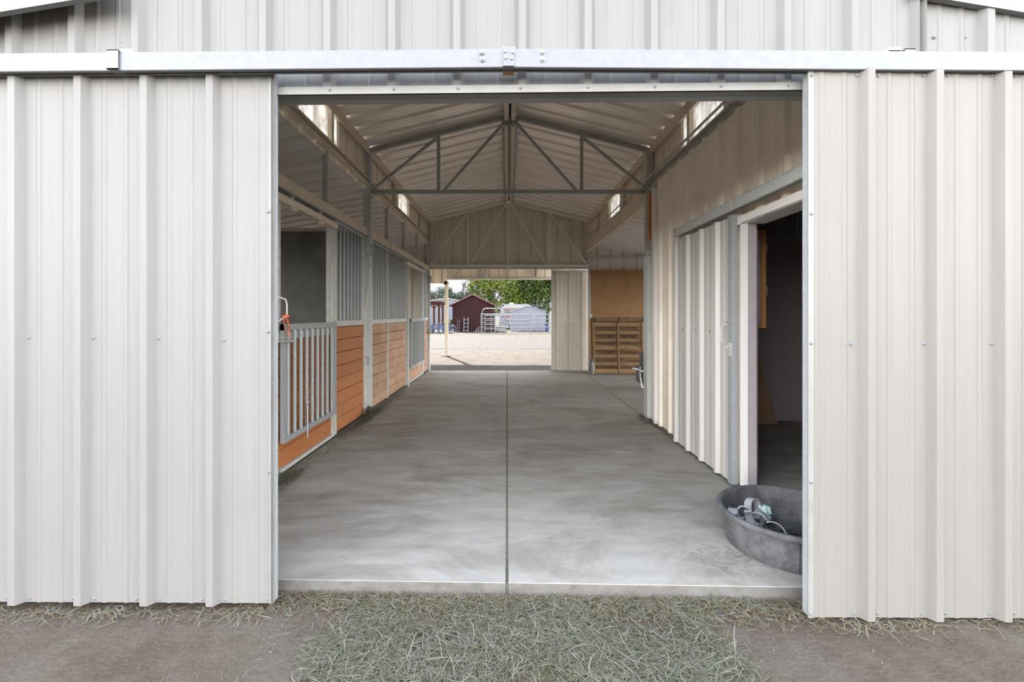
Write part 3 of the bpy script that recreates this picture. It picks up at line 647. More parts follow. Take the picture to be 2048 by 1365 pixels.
for y in (3.9, 4.2, 4.5):
    inst('screw', SCR, (1.7145, y+.03, 1.16), sd_, (0, 0, -math.pi/2))
tr2 = thing('door_track', 'galvanised box track above the beige sliding door on the right wall', 'door track', (1.68, 3.5, 2.07))
b = MB(); b.box(1.665, 1.670, 2.30, 4.66, 2.075, 2.15); b.box(1.665, 1.72, 2.30, 4.66, 2.148, 2.152); b.box(1.716, 1.72, 2.30, 4.66, 2.075, 2.15); b.box(1.665, 1.680, 2.30, 4.66, 2.073, 2.077); b.build('rail', M['galvp'], tr2)
for y in (3.42, 4.62):
    b = MB(); b.box(1.660, 1.664, y-.02, y+.02, 2.07, 2.155); b.box(1.660, 1.765, y-.02, y+.02, 2.153, 2.158); b.build('bracket', M['galvd'], tr2)
for y in (3.3, 4.35):
    b = MB(); b.box(1.70, 1.76, y-.02, y+.02, 2.16, 2.18); b.build('wall_clip', M['galvd'], tr2)
# board and hanging shutter in the side room
lb = MB(); lb.prism([(2.72, 5.52, .0), (3.22, 5.52, .0), (3.06, 5.66, .80), (2.68, 5.66, .80)], 'y', (0, .012, .003))
lb.build('leaning_board', M['ply'], None, label='brown board leaning against the dark wall in the side room', cat='board')
sh = thing('wall_cabinet', 'pinkish cabinet with a pine edge and hinges hung inside the side doorway', 'cabinet', (2.0, 3.9, 1.19))
b = MB(); b.box(1.86, 2.13, 3.90, 4.20, 1.22, 1.97); b.build('body', M['purp'], sh)
b = MB(); b.box(2.13, 2.165, 3.885, 4.20, 1.19, 2.01); b.box(1.86, 2.13, 3.89, 4.20, 1.19, 1.215); b.box(1.86, 2.13, 3.90, 4.20, 1.975, 2.01); b.build('edge_board', M['pine'], sh, label='pine edge board')
for z in (1.86, 1.50):
    b = MB(); b.box(2.165, 2.175, 3.885, 3.91, z-.035, z+.035); b.tube([(2.172, 3.882, z-.035), (2.172, 3.882, z+.035)], .006, 6); b.build('hinge', M['chrome'], sh)
b = MB(); p = at(1591, 440, 5.68); b.box(p.x-.012, p.x+.012, 5.64, 5.70, p.z-.17, p.z+.16)
b.build('light_strip', M['galvd'], None, label='thin vertical metal strip high on the dark room wall', cat='strip')

# ================================================================= FAR DOOR, OSB, PALLETS
fd = thing('sliding_door', 'grey ribbed sliding door at the far doorway, half across it', 'door', (1.45, 10.9, .02), kind='thing')
sheets(fd, M['end'], (0, 10.93, 0), (1, 0, 0), (0, 0, 1), (0, 1, 0), 1.045, 1.95, 1.12, .0, 2.37)
b = MB(); b.box(1.040, 1.075, 10.885, 10.928, .0, 2.37); b.box(1.075, 1.90, 10.89, 10.925, 2.30, 2.34); b.build('frame', M['galvd'], fd)
b = MB(); b.box(1.12, 1.88, 10.885, 10.92, 1.155, 1.19); b.build('cross_rail', M['pale'], fd, label='pale cross rail')
ob = thing('strand_board_lining', 'orange-brown strand board sheet lining the far right bay', 'board', (2.6, 10.6, 0))
b = MB(); b.box(1.91, 4.34, 10.683, 10.70, 0, 2.32); b.build('backing', M['dust'], ob)
for k in range(3):
    zz = [.0, 1.12, 1.72, 2.33]
    b = MB(); b.box(1.905, 3.12, 10.66, 10.68, zz[k], zz[k+1]-.005); b.build('board_sheet', M['osb'], ob)
    b = MB(); b.box(3.123, 4.34, 10.66, 10.68, zz[k], zz[k+1]-.003); b.build('board_sheet', M['osb'], ob)
def pallet(label, x0, w, h, Y, tilt, z0=0, m='pallet'):
    t = thing('wooden_pallet', label, 'pallet', (x0+w/2, Y, z0), group='pallets stood against the strand board')
    def P(x, y, z): return Vector((x, Y+y+tilt*z, z0+z))
    def bx(b, x0, x1, ya, yb, za, zb):
        q = [P(x, y, z) for x in (x0, x1) for y in (ya, yb) for z in (za, zb)]
        b.add(q, [(0, 1, 3, 2), (4, 6, 7, 5), (0, 4, 5, 1), (2, 3, 7, 6), (0, 2, 6, 4), (1, 5, 7, 3)])
    for xs in (x0, x0+w/2-.02, x0+w-.04):
        b = MB(); bx(b, xs, xs+.045, -.035 if xs != x0 else -.02, .045, 0, h); b.build('stringer', M[m], t)
    n = 7
    for k in range(n):
        z = k*(h-.09)/(n-1); r = random.uniform(-.006, .006)
        b = MB(); bx(b, x0+.005, x0+w-.005, -.018+abs(r), -.0, z+r*.5, z+.075+r*.5) if k else bx(b, x0, x0+w, -.022, 0, 0, .10)
        b.build('slat', M[m], t)
    for k in range(3):
        z = k*(h-.1)/2; b = MB(); bx(b, x0, x0+w, .046, .062, z, z+.1); b.build('slat', M[m], t)
pallet('front wooden pallet standing on edge against the strand board', 1.92, 1.12, 1.13, 10.30, .10)
pallet('rear wooden pallet, a little taller, behind the front one', 2.0, 1.14, 1.24, 10.46, .10, m='palletd')
sp = thing('garden_sprayer', 'white pump sprayer bottle with black handle beside the pallets', 'sprayer', (1.855, 10.2, 0))
b = MB(); b.lathe((1.86, 10.2, 0), [(.001, 0), (.055, 0), (.062, .02), (.062, .20), (.05, .25), (.025, .28), (.022, .30), (.001, .30)], 20); b.build('tank', M['wht'], sp, True)
b = MB(); b.tube([(1.86, 10.2, .30), (1.86, 10.2, .46)], .012, 8); b.box(1.82, 1.90, 10.188, 10.212, .46, .485); b.tube([(1.89, 10.2, .31), (1.89, 10.19, .58)], .008, 8); b.lathe((1.86, 10.2, .28), [(.03, 0), (.03, .04), (.001, .04)], 14); b.build('pump_handle', M['black'], sp)
b = MB(); b.tube([(1.83, 10.19, .27), (1.80, 10.17, .22), (1.79, 10.17, .08), (1.82, 10.14, .015), (1.87, 10.12, .01)], .006, 6); b.build('hose', M['wht'], sp, True)
b = MB(); b.bar((1.88, 10.35, 0), (1.885, 10.62, 1.2), .03, .02); b.build('wooden_stick', M['pine'], None, label='thin wooden stick leaning beside the pallets', cat='stick')
fs = thing('equipment_stand', 'low black stand with chrome tube partly hidden by the short post', 'stand', (2.35, 8.2, 0))
b = MB(); b.box(2.33, 2.60, 8.1, 8.4, .10, .38); b.box(2.38, 2.56, 8.15, 8.35, .38, .62); b.build('body', M['black'], fs)
b = MB(); b.tube([(2.30, 8.05, .40), (2.29, 8.02, .30), (2.31, 8.0, .06), (2.40, 8.05, .0115), (2.6, 8.25, .0115)], .011, 8); b.tube([(2.5, 8.4, .1), (2.5, 8.4, 0)], .011, 8); b.build('chrome_leg', M['chrome'], fs, True)
b = MB(); b.bar((2.20, 8.05, .37), (2.36, 8.12, .31), .09, .018); b.build('foot_plate', M['chrome'], fs)

# ---- electrical boxes, conduits
def ebox(label, x0, x1, y0, y1, z0, z1, knob=True):
    t = thing('junction_box', label, 'electrical box', ((x0+x1)/2, (y0+y1)/2, z0), group='electrical boxes')
    b = MB(); b.box(x0, x1, y0, y1, z0, z1); b.build('body', M['galv'], t)
    b = MB(); b.box(x0+.006, x1-.006, y0-.005, y0, z0+.006, z1-.006); b.build('cover', M['galvd'], t)
    return t
ebox('grey outlet box low on the main stall post', -1.85, -1.78, 5.93, 5.995, .66, .765)
ebox('weathered box high on the main stall post', -1.80, -1.735, 5.93, 5.995, 2.06, 2.20)
ebox('white outlet box beside the strand board', 1.87, 1.94, 10.60, 10.66, 1.22, 1.32)
ebox('boxy weathered fitting on top of the short post at the beige wall', 1.70, 1.80, 5.64, 5.74, 2.022, 2.09)
ebox('small box beside the left end of the far doorway', -1.79, -1.73, 10.635, 10.695, 2.05, 2.20)
ebox('small dark box low beside the left end of the far doorway', -1.79, -1.74, 10.635, 10.695, .86, .98)
def conduit(label, pts, r=.011, m='galvd', n=10):
    b = MB(); b.tube(pts, r, n); return b.build('conduit', M[m], None, True, label=label, cat='conduit', kind='thing')
conduit('vertical conduit between the boxes on the main stall post', [(-1.815, 5.96, .766), (-1.815, 5.96, 1.4), (-1.80, 5.95, 1.5), (-1.77, 5.96, 1.7), (-1.765, 5.96, 2.059)])
conduit('short conduit from the low outlet box down to the floor', [(-1.815, 5.96, .659), (-1.815, 5.96, 0)])
conduit('long conduit along the eave beam above the beige wall', [(1.80, 2.35, 3.07), (1.80, 5.6, 3.06), (1.78, 5.85, 3.03), (1.72, 5.98, 2.95), (1.70, 6.02, 2.935)], .012)
conduit('long thin conduit along the far right clerestory', [(1.80, 6.15, 3.05), (1.80, 10.5, 3.06)], .010)
conduit('vertical conduit beside the strand board', [(1.90, 10.64, 1.32), (1.90, 10.64, 2.2), (1.86, 10.64, 2.35), (1.85, 10.64, 3.0)], .010)
conduit('curved conduit below the left end of the middle truss', [(-1.76, 6.0, 2.55), (-1.755, 5.99, 2.78), (-1.70, 5.98, 2.84), (-1.62, 5.98, 2.86)], .012)
conduit('thin conduit up the left corner of the far doorway', [(-1.765, 10.665, .98), (-1.765, 10.665, 2.05)], .008)
b = MB(); b.torus((1.695, 5.60, 2.04), .028, .008, 'x', 16, 6); b.torus((1.695, 5.60, 2.04), .012, .006, 'x', 12, 6)
b.build('ring_fitting', M['galvd'], None, label='round ring fitting at the top of the short post', cat='ring')
b = MB(); b.torus((-1.745, 5.99, 1.94), .032, .007, 'x', 18, 6); b.torus((-1.745, 5.985, 1.99), .014, .005, 'x', 12, 6)
b.build('tie_ring', M['galvd'], None, label='steel tie ring on the main stall post', cat='ring')

# ================================================================= RUBBER TUB AND CONTENTS
TX, TY = 1.60, 2.62
tub = thing('rubber_tub', 'round scuffed black rubber tub at the foot of the right barn door', 'tub', (TX, TY, 0))
b = MB(); b.lathe((TX, TY, 0), [(.001, .0), (.325, .0), (.333, .008), (.343, .06), (.360, .165), (.362, .172), (.378, .176), (.384, .186), (.384, .196), (.376, .204), (.362, .204), (.352, .196), (.348, .17), (.325, .03), (.315, .018), (.001, .016)], 72)
b.build('shell', M['rubber'], tub, True)
for a in (-2.02, -2.75):
    b = MB(); b.tube([(TX+r*math.cos(a), TY+r*math.sin(a), z) for r, z in ((.336, .01), (.346, .06), (.361, .165))], .004, 6); b.build('mould_seam', M['rubber'], tub)
def band(label, c, R, w, a0, a1, rx, ry, rz, m='strap', th=.006, tail=0):
    rot = Matrix.Rotation(rz, 3, 'Z') @ Matrix.Rotation(ry, 3, 'Y') @ Matrix.Rotation(rx, 3, 'X'); c = Vector(c)
    n = 16; vs = []; fs = []
    path = []
    if tail: path += [(R*math.cos(a0)+math.sin(a0)*tail*(1-k/3), R*math.sin(a0)-math.cos(a0)*tail*(1-k/3)) for k in range(3)]
    path += [(R*math.cos(a0+(a1-a0)*k/n), R*math.sin(a0+(a1-a0)*k/n)) for k in range(n+1)]
    for i, (x, y) in enumerate(path):
        q = Vector((x, y, 0)); nx = q.normalized()*th/2
        for s in (-1, 1):
            for zz in (-w/2, w/2): vs.append(c+rot @ (Vector((x, y, zz))+nx*s))
    for i in range(len(path)-1):
        a = 4*i; e = a+4
        fs += [(a, a+1, e+1, e), (a+2, e+2, e+3, a+3), (a, e, e+2, a+2), (a+1, a+3, e+3, e+1)]
    fs += [(0, 2, 3, 1), (len(vs)-4, len(vs)-3, len(vs)-1, len(vs)-2)]
    b = MB(); b.add(vs, fs)
    return b.build('metal_band', M[m], None, True, label=label, cat='strap piece', group='dusty straps and buckles in the tub')
band('dark grey curled strap loop standing highest in the tub', (1.500, 2.835, .125), .052, .045, -.6, 3.6, 1.35, .2, .5, tail=.04)
band('rust-lined curled strap loop in the middle of the heap', (1.412, 2.775, .12), .036, .05, -.4, 4.4, 1.25, -.2, -.3)
band('pale grey strap curl at the left end of the heap', (1.345, 2.765, .10), .045, .05, .2, 3.0, 1.5, .5, 1.0, tail=.05)
band('long grey strap tongue hanging towards the rim', (1.395, 2.660, .105), .070, .04, .4, 2.6, 1.2, .9, .9, tail=.09)
band('light grey broad strap piece right of the middle', (1.478, 2.73, .10), .042, .06, .3, 3.3, 1.4, -.5, -.6, tail=.04)
band('flat grey strap piece low near the front of the heap', (1.500, 2.62, .065), .06, .05, .8, 2.5, 1.1, .3, -.7, tail=.04)
band('bottom grey strap curl under the heap', (1.42, 2.72, .06), .05, .05, 0, 5.0, .3, .2, .2)
band('bottom grey strap curl near the back of the tub', (1.49, 2.80, .05), .05, .05, 0, 5.2, .2, -.1, .9)
def buckle(label, c, rx, rz, w=.05, h=.04):
    rot = Matrix.Rotation(rz, 3, 'Z') @ Matrix.Rotation(rx, 3, 'X'); c = Vector(c); b = MB()
    pts = [c+rot @ Vector(p) for p in ((-w/2, 0, -h/2), (w/2, 0, -h/2), (w/2, 0, h/2), (-w/2, 0, h/2), (-w/2, 0, -h/2), (0, 0, -h/2), (0, .004, h/2))]
    b.tube(pts, .0045, 6)
    b.build('buckle', M['black'], None, label=label, cat='buckle', group='dusty straps and buckles in the tub')
for i, (c, rx, rz) in enumerate((((1.53, 2.72, .085), .5, .3), ((1.545, 2.68, .06), 1.1, -.5), ((1.505, 2.66, .07), .2, 1.0), ((1.57, 2.70, .045), 1.3, .8), ((1.475, 2.645, .065), .8, 2.0), ((1.56, 2.74, .05), .7, -1.1))):
    buckle(['black buckle on top of the buckle heap', 'black buckle low at the right of the heap', 'black upright buckle beside the light grey strap', 'black buckle lying flattest, furthest from the straps', 'black buckle nearest the front rim', 'black buckle behind the others'][i], c, rx, rz)
b = MB(); 
for k in range(5): b.torus((1.655+.012*k, 2.72-.008*k, .034+.004*(k % 2)), .013, .004, 'z' if k % 2 else 'x', 10, 5)
b.build('chain', M['black'], None, label='short black chain lying on the tub bottom', cat='chain')
b = MB(); rnd = random.Random(3)
vs = []; fs = []
for j in range(5):
    for i in range(5): vs.append((1.535+.016*i, 2.80+.010*j, .095+rnd.uniform(-.012, .012)+.010*j))
for j in range(4):
    for i in range(4): k = j*5+i; fs.append((k, k+1, k+6, k+5))
b.add(vs, fs); b.box(1.54, 1.59, 2.80, 2.84, .02, .085)
b.build('foil_scrap', M['teal'], None, label='crumpled teal foil scrap at the back of the heap', cat='scrap')

# ================================================================= HAY AND STRAW
def blades(n, sampler, mats, weights, lmin, lmax, wid, name, label, lift=.0, seed=1, zf=None, droop=.6, parentkind='stuff'):
    rnd = random.Random(seed); b = MB()
    for _ in range(n):
        x, y, z = sampler(rnd); L = rnd.uniform(lmin, lmax); a = rnd.uniform(0, 2*math.pi); el = rnd.gauss(0, .16); bend = rnd.gauss(0, .9)
        b.k = rnd.choices(range(len(mats)), weights)[0]; w = wid*rnd.uniform(.6, 1.5)
        P = Vector((x, y, z)); seg = 3; pts = [P]; d = Vector((math.cos(a)*math.cos(el), math.sin(a)*math.cos(el), math.sin(el)))
        for k in range(seg):
            P = P+d*L/seg; 
            d = Matrix.Rotation(bend/seg, 3, 'Z') @ d; d.z -= droop*.25*rnd.random(); d.normalize()
            P = Vector((P.x, P.y, max(P.z, (zf(P.x, P.y) if zf else z-.03)))); pts.append(P)
        vs = []
        for i, p in enumerate(pts):
            dd = (pts[min(i+1, seg)]-pts[max(i-1, 0)]); sd = Vector((-dd.y, dd.x, rnd.uniform(-.3, .3)*dd.length)).normalized()*(w/2 if i < seg else w/6)
            vs += [p-sd, p+sd]
        b.add(vs, [(2*i, 2*i+1, 2*i+3, 2*i+2) for i in range(seg)])
    return b.build(name, [M[m] for m in mats], None, kind='stuff', label=label, cat='hay' if 'hay' in name else 'straw')
zf0 = lambda x, y: -.064 if y < 2.2 else -.05
def in_pile(x, y):
    xl = -.80+.35*max(0, (y-1.7))+.05*math.sin(9*y); xr = .90+.05*math.sin(11*y+1)
    if y > 2.0: xl -= .15*(y-2.0)/.2; xr += .1*(y-2)/.2
    return xl < x < xr
def mound(x, y):
    e = .5+.5*math.sin(5*x+1.3)*math.cos(6*y+.5*x)
    f = max(0, min(1, (2.02-y)/.3)); return -.062+.045*e*f
def pile(r):
    while True:
        x = r.uniform(-1.05, 1.05); y = 1.25+.95*r.random()**.9
        if not in_pile(x, y): 
            if r.random() > .02: continue
        if abs(x+.78) < .10 and 2.03 < y < 2.13 and r.random() < .9: continue
        if abs(x-.70) < .10 and 1.99 < y < 2.08 and r.random() < .9: continue
        if y > 2.0 and r.random() < (y-1.98)*3: continue
        if r.random() < .8*max(0, math.sin(7*x+4)*math.sin(9*y+2))+.15: continue
        return x, y, mound(x, y)+r.random()**1.5*.022
blades(23000, pile, ['hayg', 'hayb', 'strawp', 'straw'], [50, 32, 14, 4], .03, .10, .0019, 'hay', 'green-grey loose hay spread in front of the doorway', seed=11, zf=lambda x, y: mound(x, y)-.002)
b = MB(); nx, ny = 70, 36; vs = []; fs = []
for j in range(ny+1):
    for i in range(nx+1):
        x = -1.05+2.1*i/nx; y = 1.15+.87*j/ny; q = in_pile(x+.04, y) and in_pile(x-.04, y)
        vs.append((x, y, (mound(x, y)-.001) if q else -.085))
for j in range(ny):
    for i in range(nx): k = j*(nx+1)+i; fs.append((k, k+1, k+nx+2, k+nx+1))
M['haybed'] = mat('hay_chaff_bed', (0.059, 0.0519, 0.0341), (0.0968, 0.0836, 0.0547), 70, .95, bump=.8, bscale=120, spec=.05)
b.add(vs, fs); b.build('hay', M['haybed'], None, True, kind='stuff', label='fine hay chaff bed under the loose hay', cat='hay')
def edge_straw(r):
    x = r.uniform(-1.25, 1.42); y = YA(x)-.01-abs(r.gauss(0, .085)); return x, y, -.06+r.random()*.014
blades(4200, edge_straw, ['straw', 'strawp', 'hayg'], [55, 25, 20], .02, .09, .0026, 'straw', 'tan straw scattered along the front edge of the slab', seed=12, zf=lambda x, y: -.064)
def door_l(r):
    x = -2.45+1.4*r.random()**.8 if r.random() < .75 else r.gauss(-1.95, .13); y = 2.15-abs(r.gauss(0, .045)); return x, y, -.06+r.random()*.012
blades(560, door_l, ['straw', 'strawp', 'hayb'], [50, 32, 18], .02, .10, .0026, 'straw', 'straw wisps under the left barn door', seed=13, zf=lambda x, y: -.064)
def door_r(r):
    x = r.choice([r.gauss(1.62, .12), r.gauss(1.85, .08), r.gauss(2.2, .08), r.uniform(1.35, 2.4)]); y = 2.07-abs(r.gauss(0, .035)); return x, y, -.06+r.random()*.012
blades(330, door_r, ['straw', 'strawp'], [70, 30], .02, .10, .0028, 'straw', 'golden straw wisps under the right barn door', seed=14, zf=lambda x, y: -.064)
def stall_l(r):
    q = r.random(); y = r.gauss(5.93, .22) if q < .55 else (r.gauss(3.65, .12) if q < .8 else r.uniform(3.6, 8.0)); x = -1.79+abs(r.gauss(0, .04 if y > 4 else .05)); h = .13*math.exp(-((y-5.93)/.14)**2)+.05*math.exp(-((y-3.6)/.12)**2)
    return x, y, .003+r.random()*(h+.01)
blades(3000, stall_l, ['hayg', 'hayb', 'strawp'], [62, 30, 8], .03, .12, .0035, 'hay', 'hay clumps along the foot of the stall fronts', seed=15, zf=lambda x, y: .002)
def wall_r(r):
    y = r.choice([r.uniform(3.5, 5.6), r.gauss(5.72, .12)]); x = 1.75+r.gauss(0, .02)-(.03 if y > 5.5 else 0); return x, y, .002+r.random()*(.05 if y > 5.5 else .018)
blades(1300, wall_r, ['hayg', 'hayb'], [70, 30], .02, .08, .0035, 'hay', 'thin line of hay along the foot of the beige wall', seed=16, zf=lambda x, y: .002)
def floor_s(r):
    q = r.random()
    if q < .55: x = r.gauss(1.18, .12); y = r.gauss(2.50, .12)
    elif q < .8: x = r.gauss(0, .008); y = r.uniform(2.3, 7)
    else: x = r.uniform(-1.4, 1.3); y = r.uniform(2.4, 4.5)
    return x, max(y, 2.32), .002
blades(260, floor_s, ['strawp', 'straw', 'hayb'], [50, 20, 30], .015, .06, .0018, 'straw', 'few loose straw stems on the concrete near the tub', seed=17, zf=lambda x, y: .0015)
def far_hay(r): return r.uniform(1.85, 3.6), r.gauss(10.2, .12), .003+r.random()*.02
blades(500, far_hay, ['hayg', 'straw'], [70, 30], .04, .12, .006, 'hay', 'hay litter on the floor below the pallets', seed=18, zf=lambda x, y: .002)
blades(1700, pile, ['strawp', 'hayb', 'straw'], [60, 30, 10], .06, .15, .0026, 'hay', 'longer pale stems lying loose on top of the hay', seed=19, zf=lambda x, y: mound(x, y)+.012)
# pebbles in front
b = MB(); rnd = random.Random(5)
for _ in range(4200):
    x = rnd.uniform(-2.6, 2.6); y = rnd.uniform(1.4, 2.15); r = rnd.uniform(.0010, .0028)
    if rnd.random() < .006: r *= 2.5
    if in_pile(x, y) and rnd.random() < .8: continue
    z = -.066; q = [(x+r*rnd.uniform(.7, 1.2), y, z), (x, y+r, z), (x-r, y, z), (x, y-r, z), (x, y, z+r*1.2)]
    b.add(q, [(0, 1, 4), (1, 2, 4), (2, 3, 4), (3, 0, 4)])
b.build('gravel', M['grit'], None, kind='stuff', label='fine pale grit strewn over the dirt', cat='grit')
b = MB(); rnd = random.Random(6)
for _ in range(700):
    y = rnd.uniform(12, 34); x = rnd.uniform(-6, 5); r = rnd.uniform(.01, .035)*(y/20); z = -.06
    q = [(x+r, y, z), (x, y+r, z), (x-r, y, z), (x, y-r, z), (x, y, z+r*.7)]; b.add(q, [(0, 1, 4), (1, 2, 4), (2, 3, 4), (3, 0, 4)])
b.build('gravel', M['redbrown'] if 0 else M['dirt'], None, kind='stuff', label='dark clods strewn over the sunlit yard', cat='clods')

# ================================================================= PORCH BEYOND
pg = thing('wall_porch_gable', 'pale ribbed gable panel of the porch beyond the far doorway', 'wall', (0, 15.3, 2.5), kind='structure')
sheets(pg, M['porch'], (0, 15.3, 0), (1, 0, 0), (0, 0, 1), (0, 1, 0), -1.98, 2.0, .0, 2.49, lambda x: RZ-slope*abs(x-RX))
sheets(pg, M['porch'], (0, 15.3, 0), (1, 0, 0), (0, 0, 1), (0, 1, 0), -4.2, -1.98, .0, 2.33, lambda x: 2.95-LS*(abs(x)-1.98))
b = MB(); b.box(-1.98, 2.0, 15.26, 15.34, 2.45, 2.50); b.build('bottom_rail', M['porch'], pg)
b = MB(); b.box(-2.06, -1.96, 15.24, 15.36, 2.30, 3.4); b.build('corner_strip', M['porch'], pg)
b = MB(); b.box(-2.10, -1.91, 15.24, 15.36, 2.30, 2.40); b.build('bracket', M['porch'], pg)
for s, X in ((-1, -1.86), (1, 1.93)):
    w = thing('wall_porch_upper', ('left' if s < 0 else 'right')+' upper strip wall under the porch roof', 'wall', (X, 13, 3.0), kind='structure')
    sheets(w, M['porch'], (X, 0, 0), (0, 1, 0), (0, 0, 1), (s, 0, 0), 10.82, 15.28, 10.9, 2.93, 3.47)
pp = thing('porch_post', 'slim pale post standing on a footing in the sunlit yard', 'post', (-1.99, 15.3, -.06))
b = MB(); b.box(-2.04, -1.94, 15.25, 15.35, -.06, 2.295); b.build('column', M['porch'], pp)
b = MB(); b.box(-2.15, -1.85, 15.15, 15.45, -.07, -.045); b.build('footing', M['gravel'], pp)
r = thing('ceiling', 'pale lean-to roof of the porch beyond the end wall', 'ceiling', (-3, 13, 2.8), kind='structure')
sheets(r, M['lean'], (-1.84, 0, 2.96), (0, 1, 0), Vector((-1, 0, -LS)), Vector((-LS, 0, 1)), 11.1, 15.5, 11.2, 0, 2.4)
post('right pale porch post outside the far doorway', 1.95, 2.05, 15.25, 15.35, 3.3, M['porch'], False).location.z = -.05

# ================================================================= YARD OBJECTS
def shed(name, label, cat, x0, x1, Y, depth, ze, zp, mw, mr, over=.12, xp=None, zg=-.06):
    t = thing(name, label, cat, ((x0+x1)/2, Y+depth/2, zg)); xp = (x0+x1)/2 if xp is None else xp
    b = MB(); b.prism([(x0, Y, zg), (x1, Y, zg), (x1, Y, ze), (xp, Y, zp), (x0, Y, ze)], 'y', (0, depth, 0)); b.build('walls', mw, t)
    for s, xe in ((-1, x0), (1, x1)):
        sl = (zp-ze)/abs(xe-xp); xo = xe+s*over; zo = ze-sl*over
        b = MB(); b.prism([(xp, Y-over, zp), (xo, Y-over, zo), (xo, Y-over, zo+.09), (xp, Y-over, zp+.09)], 'y', (0, depth+2*over, 0)); b.build('roof_slope', mr, t)
    return t
Y = 37.6
t = shed('shed', 'dark maroon wooden shed with red roof edges across the yard', 'shed', at(905, 0, Y).x, at(986, 0, Y).x, Y, 3.6, at(0, 610, Y).z, at(0, 590.5, Y).z, M['maroon'], M['redroof'], over=.28)
for k in range(13):
    x = at(907, 0, Y).x+k*.262; b = MB(); b.box(x, x+.02, Y-.015, Y, -.06, at(0, 611, Y).z); b.build('batten', M['maroon'], t)
def ladder(label, px0, px1, py0, py1, Y, m, n):
    a = at(px0, py1, Y); c = at(px1, py0, Y); t = thing('ladder', label, 'ladder', ((a.x+c.x)/2, Y, -.06)); z1 = c.z
    for x in (a.x, c.x): b = MB(); b.bar((x, Y-.25, -.06), (x, Y+.05, z1), .05, .07, (0, 1, 0)); b.build('rail', m, t)
    for k in range(n):
        f = (k+.35)/n; b = MB(); b.bar((a.x, Y-.25+.3*f, -.06+(z1+.06)*f), (c.x, Y-.25+.3*f, -.06+(z1+.06)*f), .07, .045); b.build('rung', m, t)
ladder('silver ladder section leaning on the maroon shed', 928, 936.5, 635, 663, 37.3, M['yardgalv'], 4)
ladder('small weathered ladder beside the silver one', 915, 919.5, 640, 661, 37.4, M['bark'], 4)
Y = 46
shed('house', 'pale blue-grey metal building behind the timber pergola', 'building', at(850, 0, Y).x, at(925, 0, Y).x, Y, 9, at(0, 604, Y).z, at(0, 598, Y).z, M['bluegrey'], M['wht'], xp=at(896, 0, Y).x)
Y = 38.5
t = shed('canopy_shed', 'pale grey gabled canvas shed behind the corral panels', 'shed', at(1021, 0, Y).x, at(1092, 0, Y).x, Y, 3.5, at(0, 625, Y).z, at(0, 613.5, Y).z, M['tent'], M['tent'], over=.06, xp=at(1055, 0, Y).x)
b = MB(); b.box(at(1040, 0, Y).x, at(1056, 0, Y).x, Y-.02, Y, 0, 1.15); b.box(at(1058, 0, Y).x, at(1074, 0, Y).x, Y-.02, Y, 0, 1.15); b.build('door_flap', M['tent'], t)
# trailer
Y = 44
t = thing('camper_trailer', 'white camper trailer with grey roof between the two sheds', 'trailer', (at(1025, 0, Y).x, Y+1.2, -.06))
b = MB(); x0 = at(1002, 0, Y).x; x1 = at(1062, 0, Y).x; z = lambda p: at(0, p, Y).z
b.prism([(x0-.1, Y, z(652)), (x1, Y, z(652)), (x1, Y, z(611)), (x0+.3, Y, z(611)), (x0, Y, z(617))], 'y', (0, 2.3, 0)); b.build('body', M['wht'], t)
b = MB(); b.prism([(x0+.12, Y-.03, z(617)), (x1, Y-.03, z(617)), (x1-.2, Y+.3, z(608.5)), (x0+.35, Y+.3, z(608.5))], 'y', (0, 2.0, 0)); b.build('roof', M['palehouse'], t)
b = MB(); b.box(x0+.25, x1, Y-.04, Y-.005, z(619.5), z(617.5)); b.build('brown_stripe', M['bandbr'], t)
b = MB(); b.box(x0, x1, Y-.03, Y-.005, z(633.5), z(632)); b.build('red_stripe', M['red'], t)
b = MB(); b.box(at(1009, 0, Y).x, at(1020, 0, Y).x, Y-.03, Y-.005, z(626.5), z(619.8)); b.build('window', M['glassd'], t)
b = MB(); b.box(x0+.8, x0+1.2, Y+.6, Y+1.1, z(608.5), z(605.5)); b.build('roof_vent', M['porch'], t)
for xx in (x0+1.0, x0+1.8):
    b = MB(); b.tube([(xx, Y+.05, .28), (xx, Y+.3, .28)], .33, 16); b.build('wheel', M['black'], t)
# corral panels
def corral(label, x0, x1, Y0, Y1, rails, z1, nv, r=.026):
    t = thing('corral_panel', label, 'fence panel', ((x0+x1)/2, (Y0+Y1)/2, -.06), group='galvanised corral panels')
    yy = lambda x: Y0+(Y1-Y0)*(x-x0)/(x1-x0)
    for zz in rails:
        b = MB(); b.tube([(x0, yy(x0), zz), (x1, yy(x1), zz)], r if zz < z1-.05 else r*1.35, 8); b.build('rail', M['yardgalv'], t)
    for k in range(nv):
        x = x0+(x1-x0)*k/(nv-1); b = MB(); b.tube([(x, yy(x), -.06), (x, yy(x), z1)], r, 8); b.build('upright', M['yardgalv'], t)
Y = 33
zz = lambda p, Y=33: at(0, p, Y).z
corral('short silver corral panel angled towards the barn', at(970, 0, Y).x, at(1010, 0, Y).x, 32.8, 33.6, [zz(631.5), zz(641), zz(649.5), zz(658.5)], zz(631.5), 3)
corral('long silver corral panel in front of the canvas shed', at(1012, 0, Y).x, at(1062, 0, Y).x, 33.7, 33.9, [zz(630.5), zz(640), zz(648), zz(656)], zz(630.5), 5)
corral('silver corral panel running behind the far sliding door', at(1063, 0, Y).x, at(1125, 0, Y).x, 33.9, 34.2, [zz(630), zz(639), zz(647), zz(655.5)], zz(630), 6)
corral('rear silver corral panel in front of the maroon shed', at(962, 0, 35.5).x, at(1003, 0, 35.5).x, 35.4, 35.6, [at(0, p, 35.5).z for p in (628.8, 637.5, 646, 655)], at(0, 628.8, 35.5).z, 3)
